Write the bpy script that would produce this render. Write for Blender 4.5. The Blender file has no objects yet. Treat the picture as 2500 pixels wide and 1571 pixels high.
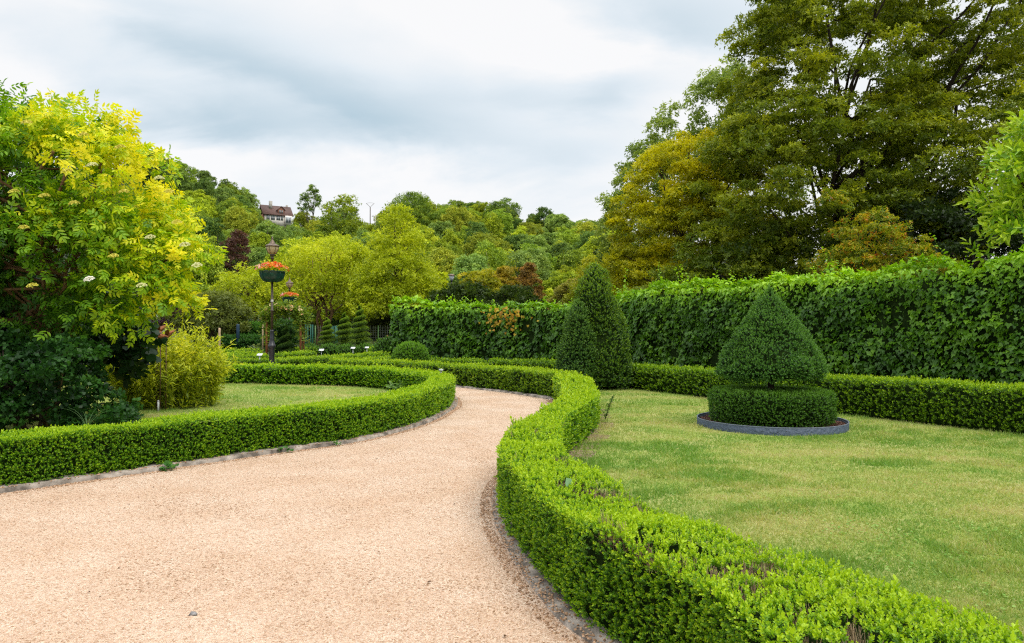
import bpy, math, zlib
import numpy as np
from mathutils import Vector

SC = bpy.context.scene
RAD = math.radians
# ------------------------------------------------------------------ camera
cam_d = bpy.data.cameras.new('camera')
cam = bpy.data.objects.new('camera', cam_d)
SC.collection.objects.link(cam)
cam_d.sensor_width = 36.0
cam_d.lens = 36.0 * 1700 / 2500
cam_d.clip_start = 0.05
cam_d.clip_end = 5000
cam.location = (0, 0, 1.6)
cam.rotation_euler = (RAD(90 + math.degrees(math.atan(24.5 / 1700))), 0, 0)
SC.camera = cam

# ------------------------------------------------------------------ exposure / render
SC.view_settings.view_transform = 'Standard'
SC.view_settings.look = 'None'
SC.view_settings.exposure = 0.42
SC.view_settings.gamma = 1.0
SC.view_settings.use_curve_mapping = False
SC.render.engine = 'CYCLES'
SC.cycles.max_bounces = 8
SC.cycles.diffuse_bounces = 4
SC.cycles.glossy_bounces = 2
SC.cycles.transmission_bounces = 5
SC.cycles.transparent_max_bounces = 4
SC.cycles.volume_bounces = 0
SC.cycles.use_denoising = False
SC.cycles.denoiser = 'OPENIMAGEDENOISE'
SC.cycles.use_adaptive_sampling = False
SC.cycles.filter_width = 1.2

# ------------------------------------------------------------------ sun
SUN_EL, SUN_AZ = 54.0, 130.0      # azimuth measured from +Y (view direction) towards +X
sun_d = bpy.data.lights.new('sun', 'SUN')
sun_d.energy = 1.5
sun_d.angle = RAD(25)
sun_d.color = (1.0, 0.93, 0.80)
sun = bpy.data.objects.new('sun', sun_d)
SC.collection.objects.link(sun)
sd = Vector((math.sin(RAD(SUN_AZ)) * math.cos(RAD(SUN_EL)), math.cos(RAD(SUN_AZ)) * math.cos(RAD(SUN_EL)), math.sin(RAD(SUN_EL))))
sun.rotation_euler = sd.to_track_quat('Z', 'Y').to_euler()

# ------------------------------------------------------------------ world: Nishita sky behind a layer of procedural cloud
W = bpy.data.worlds.new('World')
SC.world = W
W.use_nodes = True
def world():
    nt = W.node_tree
    nt.nodes.clear()
    N, L = nt.nodes, nt.links
    out = N.new('ShaderNodeOutputWorld'); bg = N.new('ShaderNodeBackground')
    L.new(bg.outputs[0], out.inputs[0])
    bg.inputs[1].default_value = 0.1
    sky = N.new('ShaderNodeTexSky'); sky.sky_type = 'NISHITA'; sky.sun_disc = False
    sky.sun_elevation = RAD(SUN_EL); sky.sun_rotation = RAD(SUN_AZ)
    geo = N.new('ShaderNodeNewGeometry')
    tc = N.new('ShaderNodeTexCoord')
    sep = N.new('ShaderNodeSeparateXYZ'); L.new(tc.outputs['Generated'], sep.inputs[0])
    def M(op, a, b=None, c=None, clamp=False):
        n = N.new('ShaderNodeMath'); n.operation = op; n.use_clamp = clamp
        for i, v in enumerate((a, b, c)):
            if v is None: continue
            if isinstance(v, (int, float)): n.inputs[i].default_value = v
            else: L.new(v, n.inputs[i])
        return n.outputs[0]
    X, Y, Z = sep.outputs
    az = M('ARCTAN2', X, Y)
    el = M('ARCSINE', Z)
    # warped noise on a cloud deck
    zc = M('ADD', M('MAXIMUM', Z, 0.0), 0.30)
    cx = M('DIVIDE', X, zc); cy = M('DIVIDE', Y, zc)
    comb = N.new('ShaderNodeCombineXYZ'); L.new(cx, comb.inputs[0]); L.new(cy, comb.inputs[1])
    def noise(scale, detail, rough, off, dist=0.0):
        mp = N.new('ShaderNodeMapping'); mp.inputs['Location'].default_value = off
        mp.inputs['Scale'].default_value = (1.0, 1.5, 1.0)
        L.new(comb.outputs[0], mp.inputs[0])
        n = N.new('ShaderNodeTexNoise'); n.inputs['Scale'].default_value = scale
        n.inputs['Detail'].default_value = detail; n.inputs['Roughness'].default_value = rough
        n.inputs['Distortion'].default_value = dist
        L.new(mp.outputs[0], n.inputs['Vector'])
        return n.outputs['Fac']
    n1 = noise(1.5, 7, 0.55, (3.1, 1.7, 0), 0.35)
    n2 = noise(3.6, 6, 0.55, (8.0, -3.0, 4.0), 0.3)
    # grey-blue cloud undersides, placed by direction in the sky
    wx = M('MULTIPLY', M('SUBTRACT', n2, 0.5), 0.22)
    wy = M('MULTIPLY', M('SUBTRACT', n1, 0.5), 0.16)
    aw = M('ADD', az, wx); ew = M('ADD', el, wy)
    tot = None
    for (px, py, rx, ry, amp, tilt) in SKYBLOBS:
        a0 = math.atan((px - 1250) / 1700); e0 = math.atan((810 - py) / 1700 * math.cos(a0))
        da = M('SUBTRACT', aw, a0); de = M('SUBTRACT', ew, e0)
        de2 = M('ADD', de, M('MULTIPLY', da, tilt))
        q = M('ADD', M('POWER', M('ABSOLUTE', M('DIVIDE', da, rx / 1700)), 2.0), M('POWER', M('ABSOLUTE', M('DIVIDE', de2, ry / 1700)), 2.0))
        g = M('MULTIPLY', M('EXPONENT', M('MULTIPLY', q, -1.0)), amp)
        tot = g if tot is None else M('ADD', tot, g)
    base = M('MULTIPLY', M('SUBTRACT', n1, 0.42), 2.6)
    fine = M('MULTIPLY', M('SUBTRACT', n2, 0.5), 0.9)
    dark = M('ADD', M('ADD', M('MULTIPLY', base, 0.30), M('MULTIPLY', fine, 0.55)), tot, clamp=True)
    ramp = N.new('ShaderNodeValToRGB')
    L.new(dark, ramp.inputs[0])
    e = ramp.color_ramp.elements
    e[0].position = 0.0; e[0].color = (0.985, 0.985, 0.99, 1)
    e[1].position = 1.0; e[1].color = (0.47, 0.62, 0.72, 1)
    m = ramp.color_ramp.elements.new(0.35); m.color = (0.79, 0.865, 0.925, 1)
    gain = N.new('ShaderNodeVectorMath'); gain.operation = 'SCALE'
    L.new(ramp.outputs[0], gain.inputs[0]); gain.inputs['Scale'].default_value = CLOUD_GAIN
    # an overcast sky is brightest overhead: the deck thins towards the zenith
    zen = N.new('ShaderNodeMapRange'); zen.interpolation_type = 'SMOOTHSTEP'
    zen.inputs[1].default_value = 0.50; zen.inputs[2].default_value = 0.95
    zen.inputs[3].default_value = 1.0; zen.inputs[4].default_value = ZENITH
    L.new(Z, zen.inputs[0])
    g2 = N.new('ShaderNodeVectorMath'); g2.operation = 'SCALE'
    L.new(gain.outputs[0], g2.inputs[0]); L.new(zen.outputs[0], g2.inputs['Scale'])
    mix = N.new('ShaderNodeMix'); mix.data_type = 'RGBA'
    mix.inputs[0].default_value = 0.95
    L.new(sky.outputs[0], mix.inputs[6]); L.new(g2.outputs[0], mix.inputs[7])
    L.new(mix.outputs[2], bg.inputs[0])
# px, py (where in the photograph the direction lies), radii, strength, tilt
SKYBLOBS = [(640, 150, 280, 90, .34, .35), (860, 245, 250, 85, .36, .3), (1260, 225, 300, 70, .38, -.05),
            (400, 270, 210, 60, .34, .1), (1080, 345, 260, 70, .42, .1), (690, 330, 230, 55, .34, .1),
            (1400, 380, 150, 50, .28, 0), (1690, 10, 200, 70, .40, .1), (470, 90, 170, 40, .26, .2),
            (1500, 230, 110, 70, .30, 0), (560, 240, 160, 60, .25, .3), (1180, 440, 150, 30, .15, 0), (60, 90, 200, 60, .2, 0),
            (1250, 60, 260, 60, -.35, .2), (1480, 110, 200, 60, -.3, 0), (420, 400, 120, 60, -.3, 0), (900, 420, 200, 40, -.15, 0)]
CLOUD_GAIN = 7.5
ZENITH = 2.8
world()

# ================================================================== helpers
rng = np.random.default_rng(7)
COL = SC.collection

def hash3(ix, iy, iz, seed):
    h = (ix.astype(np.int64) * 374761393 + iy.astype(np.int64) * 668265263 + iz.astype(np.int64) * 2147483647 + seed * 1274126177) & 0xffffffff
    h = ((h ^ (h >> 13)) * 1274126177) & 0xffffffff
    h = (h ^ (h >> 16)) & 0xffffffff
    return h / 4294967295.0
def noise3(p, scale=1.0, seed=0):
    p = np.asarray(p, float) * scale
    i = np.floor(p).astype(np.int64); f = p - i
    f = f * f * (3 - 2 * f)
    r = 0
    for dx in (0, 1):
        for dy in (0, 1):
            for dz in (0, 1):
                w = (f[:, 0] if dx else 1 - f[:, 0]) * (f[:, 1] if dy else 1 - f[:, 1]) * (f[:, 2] if dz else 1 - f[:, 2])
                r = r + w * hash3(i[:, 0] + dx, i[:, 1] + dy, i[:, 2] + dz, seed)
    return r
def nrm(v):
    return v / np.maximum(np.linalg.norm(v, axis=-1, keepdims=True), 1e-9)

def ground_pt(px, py, z=0.0):
    D = (1.6 - z) * 1700.0 / (py - 810.0)
    return ((px - 1250) / 1700.0 * D, D)
def at(px, D):
    return (px - 1250) / 1700.0 * D
def zat(py, D):
    return 1.6 + (810 - py) / 1700.0 * D

# ---- materials
MATS = {}
def nt_of(name):
    m = bpy.data.materials.new(name); m.use_nodes = True
    return m, m.node_tree, m.node_tree.nodes['Principled BSDF'], m.node_tree.nodes['Material Output']
def leaf_mat(name, rough=0.5, spec=0.3, trans=0.35, jitter=0.0, tgain=(1.25, 1.2, 0.6)):
    m, nt, P, O = nt_of(name); N, L = nt.nodes, nt.links
    a = N.new('ShaderNodeAttribute'); a.attribute_name = 'tint'
    col = a.outputs['Color']
    if jitter:
        oi = N.new('ShaderNodeObjectInfo')
        hs = N.new('ShaderNodeHueSaturation')
        mr = N.new('ShaderNodeMapRange'); mr.inputs[3].default_value = 1 - jitter; mr.inputs[4].default_value = 1 + jitter
        L.new(oi.outputs['Random'], mr.inputs[0]); L.new(mr.outputs[0], hs.inputs['Value'])
        w = N.new('ShaderNodeTexWhiteNoise'); w.noise_dimensions = '1D'; L.new(oi.outputs['Random'], w.inputs['W'])
        mr2 = N.new('ShaderNodeMapRange'); mr2.inputs[3].default_value = 0.5 - jitter * 0.03; mr2.inputs[4].default_value = 0.5 + jitter * 0.03
        L.new(w.outputs['Value'], mr2.inputs[0]); L.new(mr2.outputs[0], hs.inputs['Hue'])
        L.new(col, hs.inputs['Color']); col = hs.outputs['Color']
    L.new(col, P.inputs['Base Color'])
    P.inputs['Roughness'].default_value = rough
    P.inputs['Specular IOR Level'].default_value = spec
    t = N.new('ShaderNodeBsdfTranslucent')
    g = N.new('ShaderNodeVectorMath'); g.operation = 'MULTIPLY'; g.inputs[1].default_value = tgain
    L.new(col, g.inputs[0]); L.new(g.outputs[0], t.inputs['Color'])
    mx = N.new('ShaderNodeMixShader'); mx.inputs[0].default_value = trans
    L.new(P.outputs[0], mx.inputs[1]); L.new(t.outputs[0], mx.inputs[2]); L.new(mx.outputs[0], O.inputs[0])
    MATS[name] = m
    return m
leaf_mat('leaf', 0.45, 0.28, 0.42)
leaf_mat('leaf_gloss', 0.38, 0.32, 0.32)
leaf_mat('leaf_far', 0.6, 0.15, 0.30, jitter=0.22)
leaf_mat('petal', 0.6, 0.2, 0.35, tgain=(1.1, 1.0, 1.0))

def noisy_mat(name, c1, c2, scale=8, rough=0.8, bump=0.3, bscale=40, metallic=0, detail=6, spec=0.3, bdist=0.02):
    m, nt, P, O = nt_of(name); N, L = nt.nodes, nt.links
    tc = N.new('ShaderNodeTexCoord')
    n = N.new('ShaderNodeTexNoise'); n.inputs['Scale'].default_value = scale; n.inputs['Detail'].default_value = detail
    L.new(tc.outputs['Object'], n.inputs['Vector'])
    r = N.new('ShaderNodeValToRGB'); r.color_ramp.elements[0].position = 0.35; r.color_ramp.elements[1].position = 0.68
    r.color_ramp.elements[0].color = (*c1, 1); r.color_ramp.elements[1].color = (*c2, 1)
    L.new(n.outputs['Fac'], r.inputs[0]); L.new(r.outputs[0], P.inputs['Base Color'])
    P.inputs['Roughness'].default_value = rough; P.inputs['Metallic'].default_value = metallic
    P.inputs['Specular IOR Level'].default_value = spec
    if bump:
        n2 = N.new('ShaderNodeTexNoise'); n2.inputs['Scale'].default_value = bscale; n2.inputs['Detail'].default_value = 4
        L.new(tc.outputs['Object'], n2.inputs['Vector'])
        b = N.new('ShaderNodeBump'); b.inputs['Strength'].default_value = bump; b.inputs['Distance'].default_value = bdist
        L.new(n2.outputs['Fac'], b.inputs['Height']); L.new(b.outputs[0], P.inputs['Normal'])
    MATS[name] = m
    return m
noisy_mat('bark', (0.045, 0.030, 0.016), (0.11, 0.078, 0.045), 6, 0.9, 0.6, 25)
noisy_mat('bark_dark', (0.018, 0.013, 0.009), (0.045, 0.032, 0.02), 6, 0.9, 0.6, 25)
noisy_mat('bark_grey', (0.10, 0.085, 0.06), (0.22, 0.19, 0.14), 5, 0.9, 0.5, 20)
noisy_mat('bark_elder', (0.10, 0.055, 0.022), (0.20, 0.12, 0.055), 10, 0.85, 0.6, 40)
noisy_mat('twig_core', (0.008, 0.018, 0.004), (0.018, 0.032, 0.007), 18, 1.0, 0.8, 60, spec=0.03)
noisy_mat('dead_twig', (0.20, 0.14, 0.08), (0.42, 0.33, 0.21), 30, 0.9, 0)
noisy_mat('iron_black', (0.010, 0.012, 0.018), (0.024, 0.028, 0.038), 14, 0.38, 0.15, 60, spec=0.6)
noisy_mat('iron_brown', (0.030, 0.024, 0.016), (0.085, 0.062, 0.035), 22, 0.45, 0.2, 60, spec=0.5)
noisy_mat('lantern_roof', (0.10, 0.07, 0.05), (0.20, 0.15, 0.11), 22, 0.4, 0.15, 60, metallic=0.4)
noisy_mat('worn_white', (0.35, 0.34, 0.31), (0.6, 0.6, 0.58), 30, 0.6, 0.1)
noisy_mat('planter_green', (0.006, 0.038, 0.028), (0.014, 0.075, 0.055), 9, 0.35, 0.1, 50, spec=0.5)
noisy_mat('rust', (0.16, 0.055, 0.02), (0.30, 0.12, 0.045), 25, 0.85, 0.4, 70)
noisy_mat('rust_dark', (0.055, 0.028, 0.016), (0.13, 0.065, 0.038), 25, 0.7, 0.4, 70)
noisy_mat('teal_paint', (0.008, 0.07, 0.05), (0.014, 0.12, 0.085), 15, 0.5, 0.1)
noisy_mat('green_post', (0.05, 0.12, 0.03), (0.10, 0.20, 0.06), 15, 0.5, 0.1)
noisy_mat('wire', (0.10, 0.13, 0.10), (0.2, 0.23, 0.19), 15, 0.5, 0)
noisy_mat('metal_white', (0.42, 0.46, 0.48), (0.6, 0.63, 0.65), 10, 0.45, 0.05)
noisy_mat('sign_face', (0.62, 0.66, 0.68), (0.8, 0.82, 0.83), 20, 0.35, 0)
noisy_mat('wood_pale', (0.42, 0.30, 0.18), (0.62, 0.48, 0.32), 20, 0.8, 0.3)
noisy_mat('blue_steel', (0.012, 0.035, 0.06), (0.02, 0.05, 0.09), 20, 0.5, 0.1)
noisy_mat('slate', (0.13, 0.13, 0.155), (0.22, 0.22, 0.25), 3, 0.7, 0.3, 12)
noisy_mat('plaster', (0.66, 0.62, 0.57), (0.82, 0.79, 0.74), 2, 0.9, 0.1)
noisy_mat('red_brick', (0.22, 0.10, 0.07), (0.34, 0.17, 0.12), 6, 0.9, 0.2)
noisy_mat('window_glass', (0.10, 0.12, 0.13), (0.24, 0.27, 0.29), 1.0, 0.15, 0, spec=0.7)
noisy_mat('pole_grey', (0.30, 0.29, 0.26), (0.45, 0.43, 0.39), 4, 0.9, 0.2)
noisy_mat('pole_dark', (0.07, 0.055, 0.045), (0.12, 0.095, 0.075), 4, 0.9, 0.2)
noisy_mat('edging', (0.05, 0.072, 0.115), (0.085, 0.115, 0.165), 30, 0.6, 1.0, 22, spec=0.4, bdist=0.03)
noisy_mat('edging_lip', (0.10, 0.125, 0.165), (0.17, 0.20, 0.25), 30, 0.5, 0.2, 40)
noisy_mat('mulch', (0.055, 0.022, 0.014), (0.16, 0.085, 0.055), 60, 0.95, 1.0, 90, bdist=0.03)
noisy_mat('mulch_chip', (0.12, 0.05, 0.035), (0.24, 0.13, 0.09), 40, 0.95, 0.5, 90)
noisy_mat('soil', (0.05, 0.035, 0.022), (0.12, 0.09, 0.06), 12, 0.95, 0.8, 50, bdist=0.03)
noisy_mat('soil_dry', (0.16, 0.115, 0.075), (0.36, 0.27, 0.18), 9, 0.95, 0.9, 60, bdist=0.03)
noisy_mat('dark_soil_moss', (0.014, 0.022, 0.007), (0.035, 0.05, 0.014), 2, 0.95, 0.8, 10)
noisy_mat('pebble_grey', (0.22, 0.21, 0.21), (0.35, 0.34, 0.34), 30, 0.8, 0.3)

def m_gravel():
    m, nt, P, O = nt_of('gravel'); N, L = nt.nodes, nt.links
    tc = N.new('ShaderNodeTexCoord')
    v = N.new('ShaderNodeTexVoronoi'); v.inputs['Scale'].default_value = 78; v.inputs['Randomness'].default_value = 1
    L.new(tc.outputs['Object'], v.inputs['Vector'])
    sep = N.new('ShaderNodeSeparateColor'); L.new(v.outputs['Color'], sep.inputs[0])
    r = N.new('ShaderNodeValToRGB'); L.new(sep.outputs[0], r.inputs[0])
    e = r.color_ramp.elements
    e[0].position = 0; e[0].color = (0.38, 0.24, 0.15, 1)
    e[1].position = 1; e[1].color = (0.77, 0.64, 0.52, 1)
    for p, c in ((0.10, (0.56, 0.39, 0.27)), (0.35, (0.64, 0.485, 0.365)), (0.7, (0.70, 0.55, 0.425)), (0.93, (0.72, 0.57, 0.44))):
        q = e.new(p); q.color = (*c, 1)
    n = N.new('ShaderNodeTexNoise'); n.inputs['Scale'].default_value = 1.1; n.inputs['Detail'].default_value = 8; n.inputs['Roughness'].default_value = .65
    L.new(tc.outputs['Object'], n.inputs['Vector'])
    r2 = N.new('ShaderNodeValToRGB'); r2.color_ramp.elements[0].position = .38; r2.color_ramp.elements[1].position = .62
    r2.color_ramp.elements[0].color = (0.90, 0.83, 0.76, 1); r2.color_ramp.elements[1].color = (1, 1, 1, 1)
    L.new(n.outputs['Fac'], r2.inputs[0])
    mu = N.new('ShaderNodeMix'); mu.data_type = 'RGBA'; mu.blend_type = 'MULTIPLY'; mu.inputs[0].default_value = 1
    L.new(r.outputs[0], mu.inputs[6]); L.new(r2.outputs[0], mu.inputs[7])
    L.new(mu.outputs[2], P.inputs['Base Color'])
    P.inputs['Roughness'].default_value = 0.9; P.inputs['Specular IOR Level'].default_value = 0.2
    # stones: rounded cells, plus random height per stone
    mth = N.new('ShaderNodeMath'); mth.operation = 'MULTIPLY_ADD'; mth.inputs[1].default_value = -1.4
    L.new(v.outputs['Distance'], mth.inputs[0]); L.new(sep.outputs[1], mth.inputs[2])
    b = N.new('ShaderNodeBump'); b.inputs['Strength'].default_value = 0.85; b.inputs['Distance'].default_value = 0.012
    L.new(mth.outputs[0], b.inputs['Height']); L.new(b.outputs[0], P.inputs['Normal'])
    MATS['gravel'] = m
m_gravel()
def m_turf(name, g1, g2, dry, drylo, dryhi, scale=1.3):
    m, nt, P, O = nt_of(name); N, L = nt.nodes, nt.links
    tc = N.new('ShaderNodeTexCoord')
    def nz(s, d, rough=.6):
        n = N.new('ShaderNodeTexNoise'); n.inputs['Scale'].default_value = s; n.inputs['Detail'].default_value = d; n.inputs['Roughness'].default_value = rough
        L.new(tc.outputs['Object'], n.inputs['Vector']); return n.outputs['Fac']
    r = N.new('ShaderNodeValToRGB'); r.color_ramp.elements[0].position = .35; r.color_ramp.elements[1].position = .65
    r.color_ramp.elements[0].color = (*g1, 1); r.color_ramp.elements[1].color = (*g2, 1)
    L.new(nz(30, 6, .8), r.inputs[0])
    r2 = N.new('ShaderNodeValToRGB'); r2.color_ramp.elements[0].position = drylo; r2.color_ramp.elements[1].position = dryhi
    r2.color_ramp.elements[0].color = (0, 0, 0, 1); r2.color_ramp.elements[1].color = (1, 1, 1, 1)
    L.new(nz(scale, 8, .62), r2.inputs[0])
    mx = N.new('ShaderNodeMix'); mx.data_type = 'RGBA'; L.new(r2.outputs[0], mx.inputs[0])
    L.new(r.outputs[0], mx.inputs[6]); mx.inputs[7].default_value = (*dry, 1)
    L.new(mx.outputs[2], P.inputs['Base Color'])
    P.inputs['Roughness'].default_value = 0.9; P.inputs['Specular IOR Level'].default_value = 0.1
    b = N.new('ShaderNodeBump'); b.inputs['Strength'].default_value = 0.7; b.inputs['Distance'].default_value = 0.02
    L.new(nz(90, 3), b.inputs['Height']); L.new(b.outputs[0], P.inputs['Normal'])
    MATS[name] = m
m_turf('turf', (0.19, 0.26, 0.05), (0.30, 0.37, 0.09), (0.40, 0.37, 0.16), .42, .75)
def m_kerb():
    m = noisy_mat('kerb', (0.10, 0.085, 0.07), (0.40, 0.35, 0.30), 7, 0.9, 0.7, 45, detail=8)
m_kerb()
def m_lantern_glass():
    m, nt, P, O = nt_of('lantern_glass')
    P.inputs['Base Color'].default_value = (0.72, 0.60, 0.36, 1)
    P.inputs['Roughness'].default_value = 0.35
    P.inputs['Subsurface Weight'].default_value = 0.0
    t = nt.nodes.new('ShaderNodeBsdfTranslucent'); t.inputs[0].default_value = (0.85, 0.72, 0.45, 1)
    mx = nt.nodes.new('ShaderNodeMixShader'); mx.inputs[0].default_value = .45
    nt.links.new(P.outputs[0], mx.inputs[1]); nt.links.new(t.outputs[0], mx.inputs[2]); nt.links.new(mx.outputs[0], O.inputs[0])
    MATS['lantern_glass'] = m
m_lantern_glass()
def m_roof():
    m, nt, P, O = nt_of('roof_tile'); N, L = nt.nodes, nt.links
    tc = N.new('ShaderNodeTexCoord')
    br = N.new('ShaderNodeTexBrick'); br.inputs['Scale'].default_value = 1.0
    br.inputs['Color1'].default_value = (0.085, 0.04, 0.03, 1); br.inputs['Color2'].default_value = (0.13, 0.065, 0.05, 1); br.inputs['Mortar'].default_value = (0.05, 0.03, 0.025, 1)
    br.inputs['Brick Width'].default_value = 0.5; br.inputs['Row Height'].default_value = 0.35; br.inputs['Mortar Size'].default_value = 0.03
    L.new(tc.outputs['Object'], br.inputs['Vector']); L.new(br.outputs[0], P.inputs['Base Color'])
    P.inputs['Roughness'].default_value = .8
    MATS['roof_tile'] = m
m_roof()

# ---- object helpers
def mesh_np(name, V, loops, starts, mat, tint=None, parent=None, smooth=False):
    me = bpy.data.meshes.new(name)
    V = np.asarray(V, np.float32)
    me.vertices.add(len(V)); me.vertices.foreach_set('co', V.ravel())
    me.loops.add(len(loops)); me.loops.foreach_set('vertex_index', np.asarray(loops, np.int32))
    me.polygons.add(len(starts)); me.polygons.foreach_set('loop_start', np.asarray(starts, np.int32))
    me.update(calc_edges=True)
    if smooth:
        me.polygons.foreach_set('use_smooth', np.ones(len(starts), bool))
    if tint is not None:
        a = me.attributes.new('tint', 'FLOAT_COLOR', 'POINT')
        c = np.ones((len(V), 4), np.float32); c[:, :3] = tint
        a.data.foreach_set('color', c.ravel())
    me.materials.append(MATS[mat])
    o = bpy.data.objects.new(name, me); COL.objects.link(o)
    if parent is not None: o.parent = parent
    return o
def setp(o, label=None, cat=None, group=None, kind=None):
    if label: o['label'] = label
    if cat: o['category'] = cat
    if group: o['group'] = group
    if kind: o['kind'] = kind
    return o
def empty(name, loc, rz=0, **k):
    e = bpy.data.objects.new(name, None); COL.objects.link(e)
    e.empty_display_size = 0.1
    e.location = loc; e.rotation_euler = (0, 0, rz)
    return setp(e, **k)

class MB:
    "collects plain solids into one mesh"
    def __init__(s): s.v = []; s.f = []; s.n = 0
    def add(s, V, F):
        V = np.asarray(V, float); s.v.append(V); s.f += [tuple(i + s.n for i in f) for f in F]; s.n += len(V)
    def box(s, c, d, rz=0):
        x, y, z = np.asarray(d) / 2
        V = np.array([(a * x, b * y, e * z) for a in (-1, 1) for b in (-1, 1) for e in (-1, 1)])
        if rz:
            ca, sa = math.cos(rz), math.sin(rz); V = np.c_[V[:, 0] * ca - V[:, 1] * sa, V[:, 0] * sa + V[:, 1] * ca, V[:, 2]]
        s.add(V + np.asarray(c), [(0, 1, 3, 2), (4, 6, 7, 5), (0, 4, 5, 1), (2, 3, 7, 6), (0, 2, 6, 4), (1, 5, 7, 3)])
    def tube(s, pts, radii, n=7, cap=True):
        pts = np.asarray(pts, float); m = len(pts)
        if np.isscalar(radii): radii = [radii] * m
        T = nrm(np.gradient(pts, axis=0))
        ref = np.array([0, 0, 1.0]) if abs(T[0][2]) < 0.9 else np.array([1.0, 0, 0])
        V = []
        u = nrm(np.cross(T[0], ref))
        for i in range(m):
            u = nrm(u - T[i] * np.dot(u, T[i])); w = np.cross(T[i], u)
            for k in range(n):
                a = 2 * math.pi * k / n
                V.append(pts[i] + radii[i] * (math.cos(a) * u + math.sin(a) * w))
        F = [(i * n + k, i * n + (k + 1) % n, (i + 1) * n + (k + 1) % n, (i + 1) * n + k) for i in range(m - 1) for k in range(n)]
        if cap: F += [tuple(range(n))[::-1], tuple((m - 1) * n + k for k in range(n))]
        s.add(V, F)
    def lathe(s, prof, n=20, c=(0, 0, 0), cap=True):
        V = []; m = len(prof)
        for (r, z) in prof:
            for k in range(n):
                a = 2 * math.pi * k / n; V.append((c[0] + r * math.cos(a), c[1] + r * math.sin(a), c[2] + z))
        F = [(i * n + k, i * n + (k + 1) % n, (i + 1) * n + (k + 1) % n, (i + 1) * n + k) for i in range(m - 1) for k in range(n)]
        if cap: F += [tuple(range(n))[::-1], tuple((m - 1) * n + k for k in range(n))]
        s.add(V, F)
    def build(s, name, mat, parent=None, smooth=False):
        V = np.concatenate(s.v)
        loops = [i for f in s.f for i in f]; ln = [len(f) for f in s.f]
        st = np.r_[0, np.cumsum(ln)[:-1]]
        return mesh_np(name, V, loops, st, mat, parent=parent, smooth=smooth)

# ---- leaf templates: verts (x side, y along, z normal), faces, tint, palette offset
def T_leaf4(w=.5):
    return np.array([(0, 0, 0), (w / 2, .45, .06), (0, 1, -.05), (-w / 2, .45, .06)]), [(0, 1, 2, 3)], np.zeros(4)
def T_leaf6(w=.5, curl=.1):
    V = np.array([(0, 0, 0), (w * .42, .3, .06), (w * .45, .72, .04), (0, 1, -curl), (-w * .45, .72, .04), (-w * .42, .3, .06)])
    return V, [(0, 1, 2, 3), (0, 3, 4, 5)], np.zeros(6)
def T_ivy():
    V = np.array([(0, .05, 0), (.30, -.12, .03), (.52, .28, .05), (.26, .46, .03), (0, 1, -.08), (-.26, .46, .03), (-.52, .28, .05), (-.30, -.12, .03)])
    return V, [(0, 1, 2, 3), (0, 3, 4, 5), (0, 5, 6, 7)], np.zeros(8)
def T_sprig(pairs=4, lw=.68, ll=.40, hi=False, seed=1):
    r = np.random.default_rng(seed)
    V, F, t = [], [], []
    lt, lf, _ = T_leaf6(lw, .05) if hi else T_leaf6(lw * 1.05, .03)
    for i in range(pairs + 1):
        y0 = i / (pairs + .3) * .85
        kids = 2 if i < pairs else 1
        for k in range(kids):
            ang = i * 1.57 + k * math.pi + r.uniform(-.35, .35)
            spread = (1.0 - .45 * i / pairs) if i < pairs else 0.1
            spread += r.uniform(-.15, .15)
            ax = np.array([math.cos(ang) * math.sin(spread), math.cos(spread), math.sin(ang) * math.sin(spread)])
            nn = nrm(np.array([-math.cos(ang) * math.cos(spread), math.sin(spread), -math.sin(ang) * math.cos(spread)]))
            sd_ = nrm(np.cross(ax, nn))
            L_ = ll * r.uniform(.8, 1.15) * (1 - .15 * i / pairs)
            b = len(V)
            for p in lt: V.append(np.array([0, y0, 0]) + L_ * (p[0] * sd_ + p[1] * ax + p[2] * nn)); t.append(i / pairs * .6 + r.uniform(-.18, .18))
            F += [tuple(q + b for q in f) for f in lf]
    return np.array(V), F, np.array(t)
def T_compound(n=3, seed=2):
    r = np.random.default_rng(seed); V, F, t = [], [], []
    def leaflet(o, ax, L_, w):
        ax = nrm(np.array(ax, float)); sdv = nrm(np.cross(ax, (0, 0, 1))); up = np.cross(sdv, ax)
        b = len(V); tt = r.uniform(-.12, .12)
        for p in ((0, 0, 0), (w * .45, .3, .03), (w * .38, .7, 0), (0, 1, -.12), (-w * .38, .7, 0), (-w * .45, .3, .03)):
            V.append(np.array(o) + L_ * (p[0] * sdv + p[1] * ax + p[2] * up)); t.append(tt)
        F.extend([(b, b + 1, b + 2, b + 3), (b, b + 3, b + 4, b + 5)])
    for i in range(n):
        y = .18 + .5 * i / max(1, n - 1); z = -.10 * y * y
        for s in (-1, 1):
            leaflet((0, y, z), (s, .55 + .2 * i, -.18 + r.uniform(-.1, .1)), .44 * r.uniform(.9, 1.1), .42)
    leaflet((0, .68, -.06), (0, 1, -.2), .5, .42)
    return np.array(V), F, np.array(t)
def T_cluster(k=5, w=.55, seed=3):
    r = np.random.default_rng(seed); V, F, t = [], [], []
    for i in range(k):
        a = 2 * math.pi * i / k + r.uniform(-.4, .4); e = r.uniform(-.1, .7)
        ax = np.array([math.cos(a) * math.cos(e), math.sin(a) * math.cos(e) , math.sin(e)])
        sdv = nrm(np.cross(ax, nrm(r.normal(size=3) * .4 + np.array([0, 0, 1])))); up = np.cross(sdv, ax); b = len(V); tt = r.uniform(-.15, .15)
        o = r.uniform(-.25, .25, 3); L_ = r.uniform(.5, .75)
        for p in T_leaf4(w)[0]: V.append(o + L_ * (p[0] * sdv + p[1] * ax + p[2] * up)); t.append(tt)
        F.append((b, b + 1, b + 2, b + 3))
    return np.array(V), F, np.array(t)

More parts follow.
